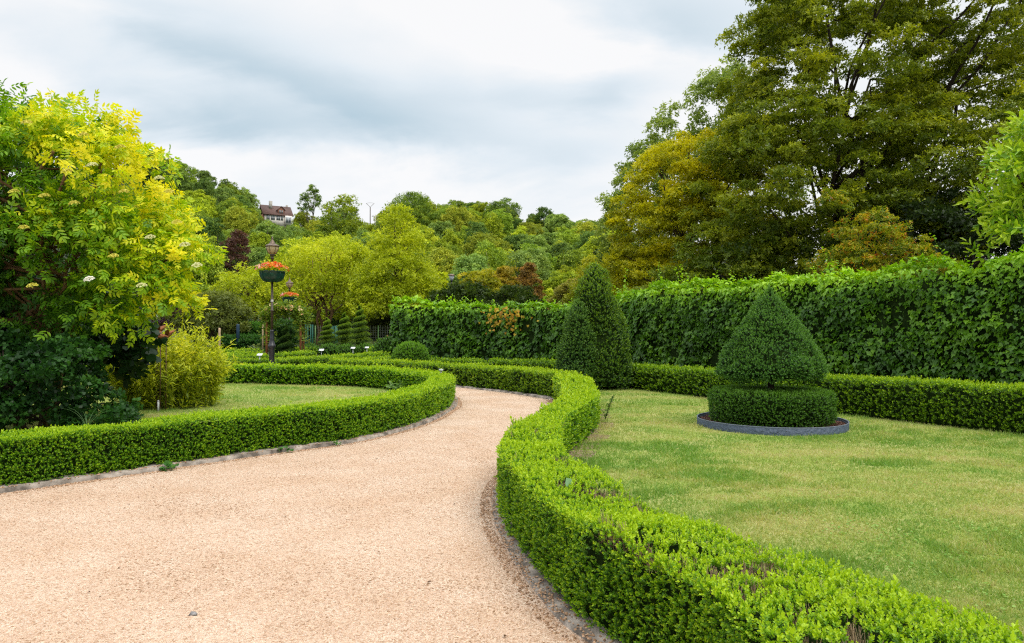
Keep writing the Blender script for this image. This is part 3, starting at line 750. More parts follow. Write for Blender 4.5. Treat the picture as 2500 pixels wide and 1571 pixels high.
# ================================================================== ivy wall
def ivy_wall():
    F = ivy[:, :2]; H = ivy[:, 2]; n = len(F)
    T = nrm(np.gradient(F, axis=0)); Nn = np.c_[-T[:, 1], T[:, 0]]
    if np.mean(np.sum(Nn * (-F), 1)) < 0: Nn = -Nn
    Bk = F - Nn * .75
    root = empty('ivy_hedge', (F[n // 2][0], F[n // 2][1], 0), label='tall wall of glossy ivy running behind the right lawn and bending left', cat='hedge')
    orig = np.array([F[n // 2][0], F[n // 2][1], 0])
    H = H + (noise3(np.c_[F, H * 0], .6, 8) - .5) * .22
    L0, L1 = np.c_[F, H * 0 + .02], np.c_[F, H]; R0, R1 = np.c_[Bk, H * 0 + .02], np.c_[Bk, H]
    n3 = np.c_[Nn, np.zeros(n)][:-1]
    up = np.tile([0, 0, 1.], (n - 1, 1))
    dn = lambda kf: (lambda c, nn: kf / lod(c, .0046, .085, .17) ** 2)
    parts = []
    for Q, NN, kf in ((np.stack([L0[:-1], L0[1:], L1[1:], L1[:-1]], 1), n3, 3.0), (np.stack([L1[:-1], L1[1:], R1[1:], R1[:-1]], 1), up, 3.2), (np.stack([R0[:-1], R0[1:], R1[1:], R1[:-1]], 1), -n3, 1.2)):
        parts.append(sample_quads(Q, NN, dn(kf)))
    e = np.array([[L0[-1], R0[-1], R1[-1], L1[-1]]]); parts.append(sample_quads(e, np.array([[T[-1][0], T[-1][1], 0]]), dn(3.0)))
    P = np.vstack([p[0] for p in parts]); N_ = np.vstack([p[1] for p in parts]); m = len(P)
    top = N_[:, 2] > .5
    sz = lod(P, .0046, .085, .17) * rng.uniform(.5, 1.4, m)
    # loose hanging swags: the surface bulges and leaves little hollows
    b = (noise3(P * [1, 1, .8], 1.3, 12) - .5) * .36 + (noise3(P, 4.0, 13) - .5) * .24
    zrel = P[:, 2] / 2.9
    b += np.clip((zrel - .7), 0, 1) * .35
    P = P + N_ * (b - np.abs(rng.normal(size=m)) * .05)[:, None]
    P[:, 2] -= np.where(top, 0, 0)
    # leaf blade faces outward and up, tip hangs down
    Nl = N_ + np.array([0, 0, .65]) + rng.normal(size=(m, 3)) * .42
    A = np.array([0, 0, -1.]) + N_ * .55 + rng.normal(size=(m, 3)) * .45
    A[top] = rng.normal(size=(top.sum(), 3)) * .8 + [0, 0, .3]
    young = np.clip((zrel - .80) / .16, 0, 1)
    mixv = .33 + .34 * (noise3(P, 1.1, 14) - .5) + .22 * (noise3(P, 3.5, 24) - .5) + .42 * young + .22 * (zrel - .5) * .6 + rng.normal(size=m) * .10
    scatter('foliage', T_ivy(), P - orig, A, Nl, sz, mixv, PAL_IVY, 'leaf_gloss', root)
    # upright young shoots along the crest
    L = np.linalg.norm(np.diff(F, axis=0), axis=1).sum(); ns = int(L * 15)
    s = rng.integers(0, n - 1, ns); t = rng.random(ns)
    base = F[s] - Nn[s] * (t * .7)[:, None]
    hgt = rng.gamma(2.0, .085, ns) * (0.6 + 1.1 * noise3(np.c_[base, t * 0], .8, 19))
    PP, AA, SS = [], [], []
    for i in range(ns):
        k = max(2, int(hgt[i] / .05)); lean = rng.normal(size=2) * .25
        for j in range(k):
            q = (j + 1) / k
            PP.append((base[i][0] + lean[0] * hgt[i] * q, base[i][1] + lean[1] * hgt[i] * q, H[s[i]] + hgt[i] * q)); a = rng.uniform(0, 6.28)
            AA.append((math.cos(a), math.sin(a), .5)); SS.append(rng.uniform(.05, .10) * (1.15 - .5 * q) * (1 + .02 * base[i][1]))
    PP, AA = np.array(PP), np.array(AA); mm = len(PP)
    scatter('shoots', T_leaf6(.7), PP - orig, AA, rdir(mm) + [0, 0, 1.2], np.array(SS), .78 + rng.normal(size=mm) * .12, PAL_IVY, 'leaf', root)
    # orange turning leaves
    c = np.array([at(1228, 29.3), 29.0, 0]); mm = 170
    mm = 110; PP = np.c_[rng.normal(0, .45, mm) + c[0], np.full(mm, 0.), rng.normal(2.15, .28, mm)]
    yy = np.interp(PP[:, 0], F[::-1, 0][::1], F[::-1, 1]); PP[:, 1] = yy - .20 - rng.random(mm) * .12
    rg = np.array([(.62, .30, .04)]) * rng.uniform(.6, 1.1, (mm, 1)) + rng.random((mm, 1)) * np.array([[0, .18, 0]])
    scatter('orange_leaves', T_ivy(), PP - orig, np.array([0, 0, -1.]) + rng.normal(size=(mm, 3)) * .5, np.tile([-.2, -1, .6], (mm, 1)), rng.uniform(.09, .15, mm), None, None, 'leaf', root, rgb=rg)
    # supporting wall of stems
    Fi, Bi = F - Nn * .12, Bk + Nn * .1
    V = np.vstack([np.c_[Fi, H * 0], np.c_[Fi, H - .14], np.c_[Bi, H - .14], np.c_[Bi, H * 0]]) - orig
    Fc = [(a * n + i, a * n + i + 1, (a + 1) * n + i + 1, (a + 1) * n + i) for a in range(3) for i in range(n - 1)] + [(0, n, 2 * n, 3 * n), (n - 1, 4 * n - 1, 3 * n - 1, 2 * n - 1)]
    mb = MB(); mb.add(V, Fc); mb.build('woody_core', 'twig_core', root)
ivy_wall()

# ================================================================== clipped topiary (surfaces of revolution)
def rev_points(prof, cover, sz, k=12):
    """prof [(r,z)...]; random points and normals on the surface of revolution"""
    prof = np.asarray(prof, float); P, N_ = [], []
    for (r0, z0), (r1, z1) in zip(prof[:-1], prof[1:]):
        L = math.hypot(r1 - r0, z1 - z0); area = math.pi * (r0 + r1) * L; n = rng.poisson(area * cover / sz ** 2)
        t = rng.random(n); r = r0 + (r1 - r0) * t; z = z0 + (z1 - z0) * t; a = rng.uniform(0, 2 * math.pi, n)
        P.append(np.c_[r * np.cos(a), r * np.sin(a), z]); nr, nz = (z1 - z0) / L, -(r1 - r0) / L
        N_.append(np.c_[nr * np.cos(a), nr * np.sin(a), np.full(n, nz)])
    return np.vstack(P), np.vstack(N_)
def clipped(root, prof, sz, pal, cover=3.2, bulge=.05, mix0=.3, topyoung=.2, mat='leaf_gloss', core=True, tmpl=None, upb=.35, name='foliage', bsc=2.0, seed=0, offset=(0, 0, 0), young=None):
    P, N_ = rev_points(prof, cover, sz); m = len(P)
    zz = (P[:, 2] - P[:, 2].min()) / (np.ptp(P[:, 2]) + 1e-6)
    thin = (noise3(P + seed, 5.0, 41) < .25) & (rng.random(m) < .4)
    P, N_, zz = P[~thin], N_[~thin], zz[~thin]; m = len(P)
    s = sz * rng.uniform(.7, 1.2, m)
    b = (noise3(P + seed * 3.1, bsc, 15) - .5) * bulge * 2 + (noise3(P, 7, 16) - .5) * bulge
    P = P + N_ * (b - np.abs(rng.normal(size=m)) * s * .4)[:, None]
    A = N_ * .8 + [0, 0, upb] + rng.normal(size=(m, 3)) * .45
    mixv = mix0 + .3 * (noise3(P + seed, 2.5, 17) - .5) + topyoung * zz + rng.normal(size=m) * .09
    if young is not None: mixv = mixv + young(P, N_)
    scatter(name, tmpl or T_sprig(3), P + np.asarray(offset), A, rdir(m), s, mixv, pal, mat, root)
    if core:
        pr = np.asarray(prof, float); c = MB()
        pr2 = [(max(r - .07 - sz * .25, .015), z + (.05 if i == 0 else (-.06 if i == len(pr) - 1 else 0))) for i, (r, z) in enumerate(pr)]
        c.lathe(pr2, 24, c=offset); c.build('woody_core', 'twig_core', root, smooth=True)

# tall dark conical yew at the end of the S hedge
xc = at(1459, 19.0)
t = empty('conical_yew', (xc, 19.6, 0), label='tall dark green clipped conical yew standing by the end of the S-shaped hedge', cat='topiary')
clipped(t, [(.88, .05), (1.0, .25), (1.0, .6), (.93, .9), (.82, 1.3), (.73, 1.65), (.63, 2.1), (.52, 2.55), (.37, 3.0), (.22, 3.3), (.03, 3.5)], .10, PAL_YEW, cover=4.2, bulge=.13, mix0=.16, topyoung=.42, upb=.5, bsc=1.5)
mb = MB(); mb.tube([(0, 0, 0), (0, 0, 1.2)], [.09, .07]); mb.build('trunk', 'bark_dark', t)
# small blue-green clipped cone touching it on the left
t = empty('low_yew_cone', (at(1413, 18.8), 19.05, 0), label='blue-green clipped shrub merging into the left foot of the tall dark conical yew', cat='topiary')
clipped(t, [(.50, .04), (.56, .3), (.52, .8), (.44, 1.3), (.33, 1.8), (.20, 2.2), (.03, 2.45)], .09, [(.012, .044, .012), (.030, .088, .022), (.065, .16, .032), (.14, .27, .035)], cover=4.6, bulge=.06, mix0=.35, topyoung=.1)

# round hedge, tree and planter ring in the right lawn
RX, RY = 4.37, 11.8
t = empty('round_hedge', (RX, RY, .05), label='round clipped box hedge in the bark-filled ring, under the cone-shaped box tree', cat='hedge')
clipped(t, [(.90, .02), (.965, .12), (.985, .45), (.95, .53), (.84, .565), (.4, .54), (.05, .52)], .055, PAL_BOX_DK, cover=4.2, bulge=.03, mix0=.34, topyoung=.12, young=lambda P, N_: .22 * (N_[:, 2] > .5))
t = empty('box_tree', (RX, RY, .05), label='cone-shaped clipped box tree rising from the middle of the round hedge', cat='topiary')
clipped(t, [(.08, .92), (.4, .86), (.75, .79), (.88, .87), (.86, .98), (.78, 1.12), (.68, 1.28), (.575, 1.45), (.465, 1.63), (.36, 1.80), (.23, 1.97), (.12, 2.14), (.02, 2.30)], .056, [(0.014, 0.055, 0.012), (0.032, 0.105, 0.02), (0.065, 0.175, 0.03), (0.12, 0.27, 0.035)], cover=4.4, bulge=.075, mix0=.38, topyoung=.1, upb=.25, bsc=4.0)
mb = MB(); mb.tube([(0, 0, .0), (.02, 0, .5), (-.01, 0, .95)], [.055, .05, .05], 10); mb.build('trunk', 'bark_dark', t)
t = empty('planter_ring', (RX, RY, 0), label='dark blue-grey textured edging ring filled with bark mulch on the lawn', cat='edging')
mb = MB()
ring = [(1.20, 0), (1.203, .125), (1.19, .132), (1.188, .0)]
mb.lathe(ring, 72, cap=False); mb.build('edging_band', 'edging', t, smooth=True)
mb = MB(); mb.lathe([(1.204, .125), (1.207, .137), (1.197, .139), (1.186, .133)], 72, cap=False); mb.build('rim', 'edging_lip', t, smooth=True)
mb = MB(); mb.lathe([(.01, .085), (.6, .088), (1.0, .08), (1.187, .065)], 60); mb.build('mulch', 'mulch', t)
n = 9000; r = 1.18 * np.sqrt(rng.uniform(.55, 1, n)); a = rng.uniform(0, 6.28, n)
scatter('bark_chips', T_leaf4(.5), np.c_[r * np.cos(a), r * np.sin(a), .068 + rng.random(n) * .02 + .015 * (1.18 - r)], np.c_[rng.normal(size=(n, 2)), rng.normal(size=n) * .4], rdir(n) * .6 + [0, 0, 1], rng.uniform(.02, .045, n), rng.random(n), [(.05, .025, .018), (.13, .065, .045), (.26, .15, .11)], 'petal', t)

# dome bush by the corner of the path hedge
t = empty('dome_bush', (at(1000, 26.3), 26.6, 0), label='smooth clipped dome bush in front of the left end of the ivy wall', cat='topiary')
clipped(t, [(.62, .05), (.70, .3), (.68, .6), (.60, .85), (.46, 1.02), (.26, 1.13), (.02, 1.17)], .09, [(.012, .05, .010), (.03, .10, .012), (.08, .20, .014), (.16, .34, .02)], cover=5.0, bulge=.015, mix0=.2, topyoung=.45, upb=.6)
# rounded green shrub at the left foot of the ivy wall
t = empty('rounded_shrub', (at(950, 34), 34, 0), label='low dark rounded shrub at the left foot of the ivy wall', cat='shrub')
clipped(t, [(.6, .02), (.8, .4), (.65, .9), (.35, 1.2), (.02, 1.3)], .16, PAL_BOX_DK, cover=3.6, bulge=.12)

# spiral topiaries
def spiral(px, D, ztop, r, turns, label, pal=PAL_YEW, zb=.3, seed=0, fat=.5):
    t = empty('spiral_topiary', (at(px, D), D, 0), label=label, cat='topiary', group='clipped spiral topiaries')
    n = 15000; s = rng.random(n) ** .72           # 0 bottom .. 1 top
    ang = s * turns * 2 * math.pi + seed
    pitch = (ztop - zb) / turns
    R = r * (1 - s) ** .85 + .07
    rr = R * np.sqrt(rng.random(n)); da = rng.uniform(-math.pi, math.pi, n)
    z = zb + (ztop - zb) * s
    # a rounded helical shelf: cross-section is an ellipse whose centre sits at R*.55
    ph = rng.uniform(0, 2 * math.pi, n)
    rad = R * .60 + np.cos(ph) * R * .42; zz = z + np.sin(ph) * pitch * .22 - .25 * (rad - R * .6)
    P = np.c_[rad * np.cos(ang), rad * np.sin(ang), zz]
    N_ = np.c_[np.cos(ph) * np.cos(ang), np.cos(ph) * np.sin(ang), np.sin(ph)]
    A = N_ * .8 + [0, 0, .35] + rng.normal(size=(n, 3)) * .4
    mixv = .08 + .62 * np.clip(N_[:, 2], 0, 1) + rng.normal(size=n) * .09  # tier shading painted into leaf colour: pale tops, dark undersides
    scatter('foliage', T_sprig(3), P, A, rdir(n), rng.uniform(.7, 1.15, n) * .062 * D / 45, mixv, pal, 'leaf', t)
    mb = MB(); mb.lathe([(.05, 0), (.06, zb - .05), (r * .34, zb), (r * .28, zb + (ztop - zb) * .3), (r * .17, zb + (ztop - zb) * .6), (.03, ztop * .96)], 14); mb.build('trunk', 'twig_core', t)
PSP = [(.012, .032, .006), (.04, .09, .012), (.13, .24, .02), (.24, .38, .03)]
spiral(799, 45.5, zat(779, 45), .56, 5.5, 'shortest of the three clipped spirals above the scalloped bush, at its left', PSP, .75, 0)
spiral(842, 46, zat(766, 45), .80, 5.5, 'middle of the three clipped spirals above the scalloped bush', PSP, .72, 2)
spiral(879, 44.5, zat(751, 45), .80, 7, 'tallest of the three clipped spirals, at the right end of the scalloped bush', PSP, .6, 4)
spiral(697, 37, zat(800, 37), .46, 4, 'dark loose yew spiral between the lamp posts and the rose arch', [(.008, .026, .006), (.018, .05, .010), (.04, .10, .014), (.08, .16, .02)], .25, 1)
t = empty('scalloped_bush', (at(838, 45), 43.5, 0), label='low scalloped box bush under the three spiral topiaries', cat='shrub')
for i, dx in enumerate((-1.75, -.6, .6, 1.75)):
    clipped(t, [(.55, .03), (.66, .25), (.6, .5), (.4, .68), (.05, .74)], .17, PAL_BOX_DK, cover=3.4, bulge=.04, mix0=.28, topyoung=.35, name='foliage', core=(True), seed=i, offset=(dx, (i % 2) * .12, 0))

# ================================================================== lamp posts with flower bowls
def lamp_post(px, D, base_label, seed):
    x = at(px, D)
    t = empty('lamp_post', (x, D, 0), label=base_label, cat='lamp post', group='lamp posts with flower bowls')
    mb = MB()
    mb.lathe([(.115, 0), (.115, .06), (.095, .12), (.093, .98), (.105, 1.0), (.135, 1.06), (.135, 1.10), (.115, 1.13), (.085, 1.24), (.072, 1.30), (.078, 1.33), (.07, 1.36), (.062, 1.60), (.068, 1.63), (.06, 1.66)], 18)
    mb.build('base', 'iron_black', t, smooth=True)
    mb = MB(); mb.lathe([(.048, 1.66), (.048, 2.33), (.062, 2.34), (.062, 2.37), (.040, 2.38), (.038, 3.40)], 14); mb.build('shaft', 'iron_brown', t, smooth=True)
    mb = MB(); mb.lathe([(.047, 2.66), (.05, 2.67), (.05, 2.735), (.047, 2.745)], 14); mb.build('collar', 'worn_white', t, smooth=True)
    mb = MB(); mb.lathe([(.04, 3.38), (.18, 3.385), (.30, 3.43), (.38, 3.52), (.42, 3.64), (.43, 3.72), (.455, 3.73), (.455, 3.76), (.42, 3.765), (.38, 3.72), (.04, 3.70)], 28)
    for k in range(8):   # ribs of the bowl
        a = k * math.pi / 4 + .2
        mb.tube([((rr + .006) * math.cos(a), (rr + .006) * math.sin(a), z) for rr, z in ((.18, 3.385), (.30, 3.43), (.38, 3.52), (.42, 3.64), (.43, 3.72))], .014, 5)
    bowl = mb.build('flower_bowl', 'planter_green', t, smooth=False)
    mb = MB(); mb.lathe([(.036, 3.70), (.036, 4.20), (.05, 4.21), (.06, 4.24), (.05, 4.27), (.045, 4.30), (.075, 4.32), (.085, 4.35), (.075, 4.38)], 16); mb.build('neck', 'iron_brown', t, smooth=True)
    mb = MB(); mb.lathe([(.075, 4.38), (.11, 4.40), (.165, 4.47), (.205, 4.56), (.215, 4.66)], 24); gl = mb.build('lantern_glass', 'lantern_glass', t, smooth=True)
    mb = MB()
    for k in range(6):
        a = k * math.pi / 3 + .35
        mb.tube([((rr + .004) * math.cos(a), (rr + .004) * math.sin(a), z) for rr, z in ((.075, 4.38), (.11, 4.40), (.165, 4.47), (.205, 4.56), (.215, 4.66))], .008, 5)
    mb.build('lantern_cage', 'iron_brown', t)
    mb = MB(); mb.lathe([(.2, 4.655), (.245, 4.65), (.25, 4.67), (.22, 4.70), (.14, 4.745), (.10, 4.76), (.105, 4.785), (.085, 4.80), (.08, 4.83), (.055, 4.845), (.055, 4.87), (.035, 4.89), (.03, 4.92), (.04, 4.94), (.02, 4.97), (.005, 5.03)], 24); mb.build('lantern_roof', 'lantern_roof', t, smooth=True)
    # foliage and flowers
    n = 1500; a = rng.uniform(0, 6.28, n); r = .47 * np.sqrt(rng.random(n)) * rng.uniform(.7, 1.15, n)
    P = np.c_[r * np.cos(a), r * np.sin(a), 3.74 + rng.random(n) * .22 * (1 - (r / .62) ** 2)]
    out = np.c_[np.cos(a), np.sin(a), np.full(n, .8)]
    scatter('foliage', T_leaf6(.8), P, out + rng.normal(size=(n, 3)) * .5, rdir(n) * .5 + [0, 0, 1], rng.uniform(.045, .08, n), rng.random(n), [(.16, .30, .012), (.40, .55, .02), (.66, .70, .035)], 'leaf', bowl)
    n = 230; a = rng.uniform(0, 6.28, n); r = .57 * np.sqrt(rng.random(n))
    P = np.c_[r * np.cos(a), r * np.sin(a), 3.84 + .20 * (1 - (r / .62) ** 2) + rng.uniform(-.07, .07, n)]
    cols = np.array([(.85, .08, .015), (.88, .24, .02), (.82, .30, .20), (.88, .52, .48), (.85, .38, .04)])
    flT = np.array([(0, 0, .15)] + [(.5 * math.cos(k * 1.257), .5 * math.sin(k * 1.257), 0) for k in range(5)]); 
    left = (P[:, 0] < -.25)
    ci = np.where(left, rng.integers(2, 4, n), rng.choice([0, 1, 4, 0, 2], n)); C = cols[ci] * rng.uniform(.7, 1.1, (n, 1))
    scatter('flowers', (flT, [(0, 1, 2), (0, 2, 3), (0, 3, 4), (0, 4, 5), (0, 5, 1)], np.zeros(6)), P, rdir(n), np.c_[np.cos(a) * .5, np.sin(a) * .5 - .4, np.full(n, .8)], rng.uniform(.06, .11, n), None, None, 'petal', bowl, rgb=C)['kind'] = 'stuff'
    return t
lamp_post(664, 25.0, 'nearer dark lamp post with a green bowl of red flowers, rising behind the left lawn', 1)
lamp_post(706.5, 44.0, 'farther lamp post with a bowl of pink flowers, seen above the rose arch', 2)
# plain park lamp over the ivy wall
D = 53; x = at(1102.5, D)
t = empty('park_lamp', (x, D, 0), label='pale bell-shaped park lamp showing above the ivy wall', cat='lamp post')
zt = zat(669, D)
mb = MB(); mb.tube([(0, 0, 0), (0, 0, zt - .5)], [.07, .045], 10); mb.build('pole', 'iron_black', t)
mb = MB(); mb.lathe([(.05, zt - .62), (.07, zt - .55), (.10, zt - .50), (.05, zt - .47)], 14); mb.build('socket', 'iron_black', t)
mb = MB(); mb.lathe([(.09, zt - .47), (.13, zt - .42), (.17, zt - .3), (.19, zt - .17), (.16, zt - .14)], 16); mb.build('lantern_glass', 'metal_white', t, smooth=True)
mb = MB(); mb.lathe([(.19, zt - .17), (.25, zt - .15), (.25, zt - .12), (.16, zt - .04), (.04, zt)], 16); mb.build('lantern_roof', 'lantern_roof', t, smooth=True)

# ================================================================== rose arch
D = 37; xl, xr = at(651, D), at(734, D); W_ = xr - xl; ztop = zat(757, D)
t = empty('garden_arch', (xl, D, 0), label='rusty iron garden arch wrapped in a climbing rose, beside the nearer lamp post', cat='arch')
for xx in (0, W_):
    for yy in (0, .5):
        mb = MB(); mb.box((xx, yy, 1.15), (.09, .09, 2.3)); mb.build('post', 'rust', t)
for yy in (0, .5):
    mb = MB(); mb.tube([(0, yy, 2.28)] + [(W_ / 2 - math.cos(a) * W_ / 2, yy, 2.28 + math.sin(a) * (ztop - 2.28)) for a in np.linspace(.1, math.pi - .1, 12)] + [(W_, yy, 2.28)], .035, 7); mb.build('arch_bar', 'rust_dark', t)
for i in range(9):
    mb = MB(); a = math.pi * (i + .5) / 9; mb.box((W_ / 2 - math.cos(a) * W_ / 2, .25, 2.28 + math.sin(a) * (ztop - 2.28) + .04), (.03, .5, .03)); mb.build('slat', 'rust_dark', t)
t = empty('climbing_rose', (xl, D + .25, 0), label='climbing rose with peach blooms sprawling over the rusty arch', cat='climbing plant')
n = 2600; s = rng.random(n); a = s * math.pi
top = rng.random(n) < .72
th = rng.random(n)
X_ = np.where(top, W_ / 2 - np.cos(a) * (W_ / 2 + .1), np.where(th < .5, 0, W_)); Z_ = np.where(top, 2.3 + np.sin(a) * (ztop - 2.2), .3 + 2.2 * rng.random(n) ** .6)
keepm = ~((~top) & (Z_ < 1.2) & (rng.random(n) < .7))
P = np.c_[X_ + rng.normal(size=n) * .17, rng.normal(size=n) * .25, Z_ + rng.normal(size=n) * .15][keepm]; n = len(P)
scatter('foliage', T_compound(2), P, rdir(n) + [0, -.2, .2], rdir(n) * .6 + [0, 0, 1], rng.uniform(.15, .26, n), rng.random(n), [(.05, .12, .012), (.16, .27, .02), (.34, .42, .03)], 'leaf', t)
for i in range(7):
    mb = MB(); x0 = 0 if i % 2 else W_; ph = rng.uniform(0, 3)
    mb.tube([(x0 + .09 * math.sin(z * 2.5 + ph), .1 * math.cos(z * 2 + ph), z) for z in np.linspace(0, 2.5, 9)], .018, 5); mb.build('stem', 'bark', t)
n = 46; s = rng.uniform(0, math.pi, n)
P = np.c_[W_ / 2 - np.cos(s) * (W_ / 2 + .15) + rng.normal(size=n) * .1, rng.normal(size=n) * .3 - .15, 2.35 + np.sin(s) * (ztop - 2.2) + rng.normal(size=n) * .12]
for i in range(n):
    scatter('bloom', T_cluster(6, .9), P[i:i + 1], rdir(1), rdir(1) + [0, -1, .5], rng.uniform(.10, .18, 1), None, None, 'petal', t, rgb=np.array([(.85, .42, .20)]) * rng.uniform(.7, 1.1) + rng.random() * np.array([[0, .25, .15]]))

# ================================================================== plant label signs
def label_sign(px, py, pb, D, label, s=1.0):
    x = at(px, D); zt = zat(py, D)
    t = empty('plant_label', (x, D, 0), label=label, cat='plant label', group='small white plant labels on stakes')
    mb = MB(); mb.tube([(0, 0, 0), (0, 0, zt - .02)], .022, 7); mb.build('stake', 'metal_white', t)
    mb = MB(); c = np.array([(-.14, -.1, -.05), (.14, -.1, -.05), (.14, .1, .05), (-.14, .1, .05), (-.14, -.1, -.035), (.14, -.1, -.035), (.14, .1, .065), (-.14, .1, .065)]) * s + [0, 0, zt]
    mb.add(c, [(3, 2, 1, 0), (4, 5, 6, 7), (0, 1, 5, 4), (1, 2, 6, 5), (2, 3, 7, 6), (3, 0, 4, 7)]); mb.build('plate', 'sign_face', t)
label_sign(785, 855, 872, 40, 'white plant label in front of the left end of the scalloped bush')
label_sign(862, 850, 868, 41, 'white plant label in front of the middle spiral topiary', .9)
label_sign(896, 849, 868, 41, 'white plant label at the right end of the scalloped bush', .8)
label_sign(634.5, 866.5, 880, 28.2, 'bluish white plant label just left of the nearer lamp post base', .75)
label_sign(388, 978, 990, 13.9, 'narrow white plant marker at the foot of the yellow-green bamboo', .12)
# short white-capped box on the hedge tip
t = empty('marker_post', (at(1079, 17.6), 17.4, 0), label='short grey marker post poking out of the tip of the left hedge', cat='post')
mb = MB(); mb.box((0, 0, .3), (.05, .05, .62)); mb.build('post', 'pole_grey', t); mb = MB(); mb.box((0, 0, .64), (.10, .08, .05)); mb.build('cap', 'metal_white', t)

# ================================================================== stakes, fence, trellis, railing in the back
def stake(px, y0, D, r, mat, label, name='stake', cat='stake'):
    t = empty(name, (at(px, D), D, 0), label=label, cat=cat)
    zt = zat(y0, D); mb = MB(); mb.tube([(0, 0, 0), (0, 0, zt - .1), (0, 0, zt)], [r, r, r * .8], 8); mb.build('shaft', mat, t)
    return t, zt
stake(641.5, 793, 52, .06, 'wood_pale', 'thin pale wooden stake left of the rose arch')
stake(581, 792, 55, .13, 'blue_steel', 'dark blue post standing in front of the tall laurel row', 'post', 'post')
stake(536, 801, 30, .05, 'wood_pale', 'pale timber post at the right edge of the bamboo clump')
t, zt = stake(945, 825, 56, .07, 'metal_white', 'white stake with a red tip left of the ivy wall end')
mb = MB(); mb.tube([(0, 0, zt), (0, 0, zt + .2)], .075, 8); mb.build('tip', 'rust', t)

t = empty('wire_fence', (at(850, 58), 58, 0), label='green wire mesh fence behind the spiral topiaries', cat='fence')
zf = 2.1; x0, x1 = at(770, 58) - at(850, 58), at(975, 58) - at(850, 58)
for xx in np.linspace(x0, x1, 5):
    mb = MB(); mb.box((xx, 0, zf / 2), (.09, .09, zf)); mb.build('fence_post', 'green_post', t)
mb = MB()
for z in np.arange(.1, zf, .2): mb.box(((x0 + x1) / 2, .06, z), (x1 - x0, .012, .012))
for xx in np.arange(x0, x1, .2): mb.box((xx, .075, zf / 2), (.012, .012, zf))
mb.build('mesh_panel', 'wire', t)

def trellis(px, D, w, h, label):
    t = empty('trellis', (at(px, D), D, 0), label=label, cat='trellis', group='teal metal trellises')
    for sx in (-1, 1):
        for sy in (-1, 1):
            mb = MB(); mb.box((sx * w / 2, sy * .25, h / 2), (.07, .07, h)); mb.build('upright', 'teal_paint', t)
    for z, yy in ((.5, -.25), (1.2, -.25), (h - .04, -.25), (h - .04, .25)):
        mb = MB(); mb.box((0, yy, z), (w - .07, .04, .05)); mb.build('crossbar', 'teal_paint', t)
trellis(701, 48, .5, 2.2, 'teal metal trellis behind the farther lamp post')
trellis(755, 50, .35, 2.1, 'teal metal trellis just right of the rose arch')
trellis(816, 50, .3, 2.0, 'teal metal trellis showing between the spiral topiaries')

t = empty('metal_railing', (at(605, 75), 75, 0), label='pale metal walkway railing beyond the laurel rows', cat='railing')
mb = MB(); mb.box((0, .3, 1.0), (4.6, 1.2, .12)); mb.box((0, .3, .5), (4.4, 1.0, .9)); mb.build('platform', 'pole_grey', t)
for z in (1.4, 1.9, 2.4, 2.9, 3.35):
    mb = MB(); mb.tube([(-2.3, 0, z + .12), (2.3, 0, z - .12)], .035, 6); mb.build('rail', 'metal_white', t)
for xx in np.linspace(-2.2, 2.2, 5):
    mb = MB(); mb.box((xx, 0, 2.2), (.08, .08, 2.4)); mb.build('rail_post', 'metal_white', t)

# ================================================================== hedges of laurel (looser, upright leaves)
def laurel_row(px0, px1, D, h, d, label, pal):
    x0, x1 = at(px0, D), at(px1, D); t = empty('laurel_hedge', ((x0 + x1) / 2, D, 0), label=label, cat='hedge', group='laurel rows behind the parterre')
    L = (x1 - x0) / 2
    Q = np.array([[(-L, 0, .05), (L, 0, .05), (L, 0, h), (-L, 0, h)], [(-L, 0, h), (L, 0, h), (L, d, h), (-L, d, h)], [(-L, d, .05), (L, d, .05), (L, d, h), (-L, d, h)], [(L, 0, 0), (L, d, 0), (L, d, h), (L, 0, h)], [(-L, 0, 0), (-L, d, 0), (-L, d, h), (-L, 0, h)]], float)
    Nn = np.array([(0, -1, 0), (0, 0, 1), (0, 1, 0), (1, 0, 0), (-1, 0, 0.)])
    P, N_ = sample_quads(Q, Nn, lambda c, n: 110 + 0 * c[:, 0]); m = len(P)
    P = P + N_ * rng.normal(size=(m, 1)) * .06; P[:, 2] += np.where(N_[:, 2] > .5, rng.random(m) * .2, 0)
    A = N_ * .6 + [0, 0, .8] + rng.normal(size=(m, 3)) * .4
    scatter('foliage', T_sprig(3, .4, .6), P, A, rdir(m), rng.uniform(.22, .34, m), .25 + .35 * (P[:, 2] > h - .15) + rng.normal(size=m) * .15, pal, 'leaf_gloss', t)
    mb = MB(); mb.box((0, d / 2, h / 2 - .05), (2 * L - .2, d - .2, h - .1)); mb.build('woody_core', 'twig_core', t)
laurel_row(536, 660, 60, 1.95, 1.5, 'tall dark laurel hedge behind the parterre, left of the rose arch', [(.012, .045, .008), (.03, .10, .015), (.10, .26, .03)])
laurel_row(540, 655, 55, .85, 1.0, 'knee-high dark green hedge in front of the tall laurel row', [(.008, .035, .008), (.02, .075, .012), (.05, .15, .02)])
laurel_row(668, 705, 42, 1.85, 1.2, 'dark clipped yew block behind the nearer lamp post', [(.010, .035, .008), (.02, .065, .012), (.05, .13, .02)])

